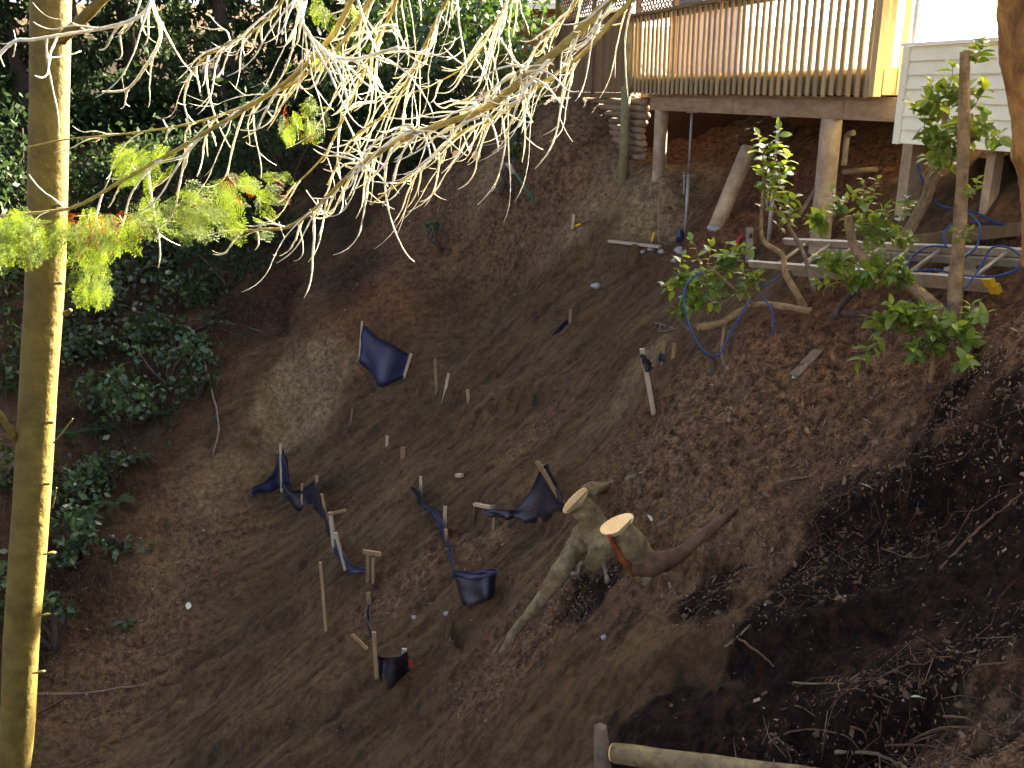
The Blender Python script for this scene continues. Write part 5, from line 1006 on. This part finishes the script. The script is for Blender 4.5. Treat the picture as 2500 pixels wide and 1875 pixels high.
# ============================================================ LITTER (uncountable)
def in_view(n, zone, tries=8):
    P = []
    while len(P) < n:
        px = rng.uniform(-40, 2540, 4000); py = rng.uniform(260, 1900, 4000)
        x = rng.uniform(-9, 5.2, 30000); y = rng.uniform(3.4, 19.5, 30000); k = zone(x, y) * rng.uniform(0, 1, 30000)
        d = np.hypot(x, y); keep = (rng.uniform(0, 1, 30000) < k * np.clip(6.0 / d, 0, 1) ** 1.2) & (k > .03); P += list(zip(x[keep], y[keep]))
    random.shuffle(P); return np.array(P[:n])
def scatter(name, label, n, zone, mk, m, kind='stuff', smooth=False):
    P = in_view(n, zone); Z = gzv(P[:, 0], P[:, 1]); e = .04
    A_ = (gzv(P[:, 0] + e, P[:, 1]) - gzv(P[:, 0] - e, P[:, 1])) / (2 * e); B_ = (gzv(P[:, 0], P[:, 1] + e) - gzv(P[:, 0], P[:, 1] - e)) / (2 * e)
    b = MB()
    for i in range(n): mk(b, np.array([P[i, 0], P[i, 1], Z[i]]), A_[i], B_[i])
    o = b.build(name, M[m], None, smooth); tag(o, label, None, None, kind); return o
def tang(a, b_, ang): d = np.array([math.cos(ang), math.sin(ang), 0]); d[2] = a * d[0] + b_ * d[1]; return d / np.linalg.norm(d)
def mk_chip(b, p, a, bb):
    n_ = np.array([-a, -bb, 1]); n_ /= np.linalg.norm(n_); d = tang(a, bb, rng.uniform(0, 6.28)) + n_ * rng.normal(0, .3); s = np.cross(n_, d); l = rng.uniform(.004, .015) * (1 + 1.6 * (rng.random() < .07)); wd = l * rng.uniform(.15, .5)
    q = p + n_ * .006; b.add([q - d * l - s * wd, q - d * l * .6 + s * wd, q + d * l + s * wd * .6 + n_ * .004, q + d * l * .7 - s * wd], [(0, 1, 2, 3)])
def mk_twig(b, p, a, bb):
    n_ = np.array([-a, -bb, 1]); n_ /= np.linalg.norm(n_); d = tang(a, bb, rng.uniform(0, 6.28)); l = rng.uniform(.05, .26) * (.6 + rng.random()); s = np.cross(n_, d) * rng.normal(0, .22) * l
    r = rng.uniform(.0010, .0028); q = p + n_ * .008; b.tube([q, q + d * l * .5 + s + n_ * rng.uniform(0, .03), q + d * l + n_ * rng.uniform(-.01, .015)], [r, r, r * .5], 3, False)
def mk_root(b, p, a, bb):
    n_ = np.array([-a, -bb, 1]); n_ /= np.linalg.norm(n_); g = np.array([-a, -bb, -(a * a + bb * bb)]); g /= np.linalg.norm(g) + 1e-6; d = g + tang(a, bb, rng.uniform(0, 6.28)) * .5; d /= np.linalg.norm(d)
    l = rng.uniform(.15, .7); s = np.cross(n_, d); r = rng.uniform(.0016, .0045); q = p + n_ * .012; pts = [q + d * l * u + s * l * .09 * math.sin(u * 5 + rng.random() * 3) + n_ * rng.uniform(0, .02) for u in np.linspace(0, 1, 7)]
    b.tube(pts, list(np.linspace(r, r * .4, 7)), 3, False)
def mk_clod(b, p, a, bb):
    r = rng.uniform(.004, .014) * (1 + 1.6 * (rng.random() < .05)); c = p + np.array([0, 0, r * .25]); o = rng.uniform(.6, 1.2, 6)
    b.add([c + np.array([r * o[0], 0, 0]), c + np.array([0, r * o[1], 0]), c + np.array([-r * o[2], 0, 0]), c + np.array([0, -r * o[3], 0]), c + np.array([0, 0, r * o[4] * .8]), c - np.array([0, 0, r * o[5]])], [(0, 1, 4), (1, 2, 4), (2, 3, 4), (3, 0, 4), (1, 0, 5), (2, 1, 5), (3, 2, 5), (0, 3, 5)])
def mk_grass(b, p, a, bb):
    d = rng.normal(0, .35, 3) + np.array([0, 0, 1]); l = rng.uniform(.06, .2); s = np.array([rng.normal(), rng.normal(), 0]); s = s / np.linalg.norm(s) * .004
    b.add([p - s, p + s, p + d * l * .6 + s * .7, p + d * l + np.array([rng.normal(0, .04), rng.normal(0, .04), -.03]), p + d * l * .6 - s * .7], [(0, 1, 2, 3, 4)])
bankz = blobs([(px, py, 1.5, 1) for px, py in [(300, 1100), (200, 1300), (450, 900), (350, 750), (600, 700), (150, 1500), (80, 1700), (500, 800), (100, 1000), (700, 600), (850, 650), (950, 520), (1050, 450), (300, 1450)]])
lit2 = lambda x, y: np.clip(litter(x, y) + .25 * redd(x, y) + .03 * soil_shade(x, y), 0, 1)
scatter('wood_litter', 'pale wood chips and bark scraps strewn over the slope', 15000, lit2, mk_chip, 'chip')
scatter('needle_litter', 'reddish needles and bark bits covering the slope', 14000, lambda x, y: np.clip(redd(x, y) + .5 * litter(x, y) + .10 * soil_shade(x, y) + .5 * bankz(x, y), 0, 1), mk_chip, 'needle')
scatter('root_litter', 'fine tangled roots and twigs strewn over the slope', 3200, lambda x, y: np.clip(litter(x, y) + .3 * redd(x, y) + .04 * soil_shade(x, y) + .35 * bankz(x, y), 0, 1), mk_twig, 'root')
scatter('twig_litter', 'grey twig scraps scattered on the banks', 1500, lambda x, y: np.clip(.8 * litter(x, y) + .5 * bankz(x, y) + .02 * soil_shade(x, y), 0, 1), mk_twig, 'stickgrey')
scatter('soil_clods', 'small crumbs and clods of soil on the slope', 26000, lambda x, y: np.clip(.30 * scarz(x, y) + .8 * litter(x, y) + .25 * clay(x, y) + .25 * redd(x, y) + .3 * bankz(x, y), 0, 1), mk_clod, 'clod')
scatter('pale_pebbles', 'small pale pebbles scattered over the slope', 220, lambda x, y: np.clip(.25 * scarz(x, y) + .8 * litter(x, y) + .5 * clay(x, y) + .4 * bankz(x, y), 0, 1), mk_clod, 'rock')
scatter('bank_grass', 'thin grass blades on the left bank', 1600, lambda x, y: np.clip(bankz(x, y) - .3 - scarz(x, y), 0, 1), mk_grass, 'grass')

scatter('hanging_roots', 'fine root strands hanging down the bare banks', 900, lambda x, y: np.clip(.7 * bankz(x, y) + .12 * litter(x, y) + .1 * redd(x, y), 0, 1), mk_root, 'root')
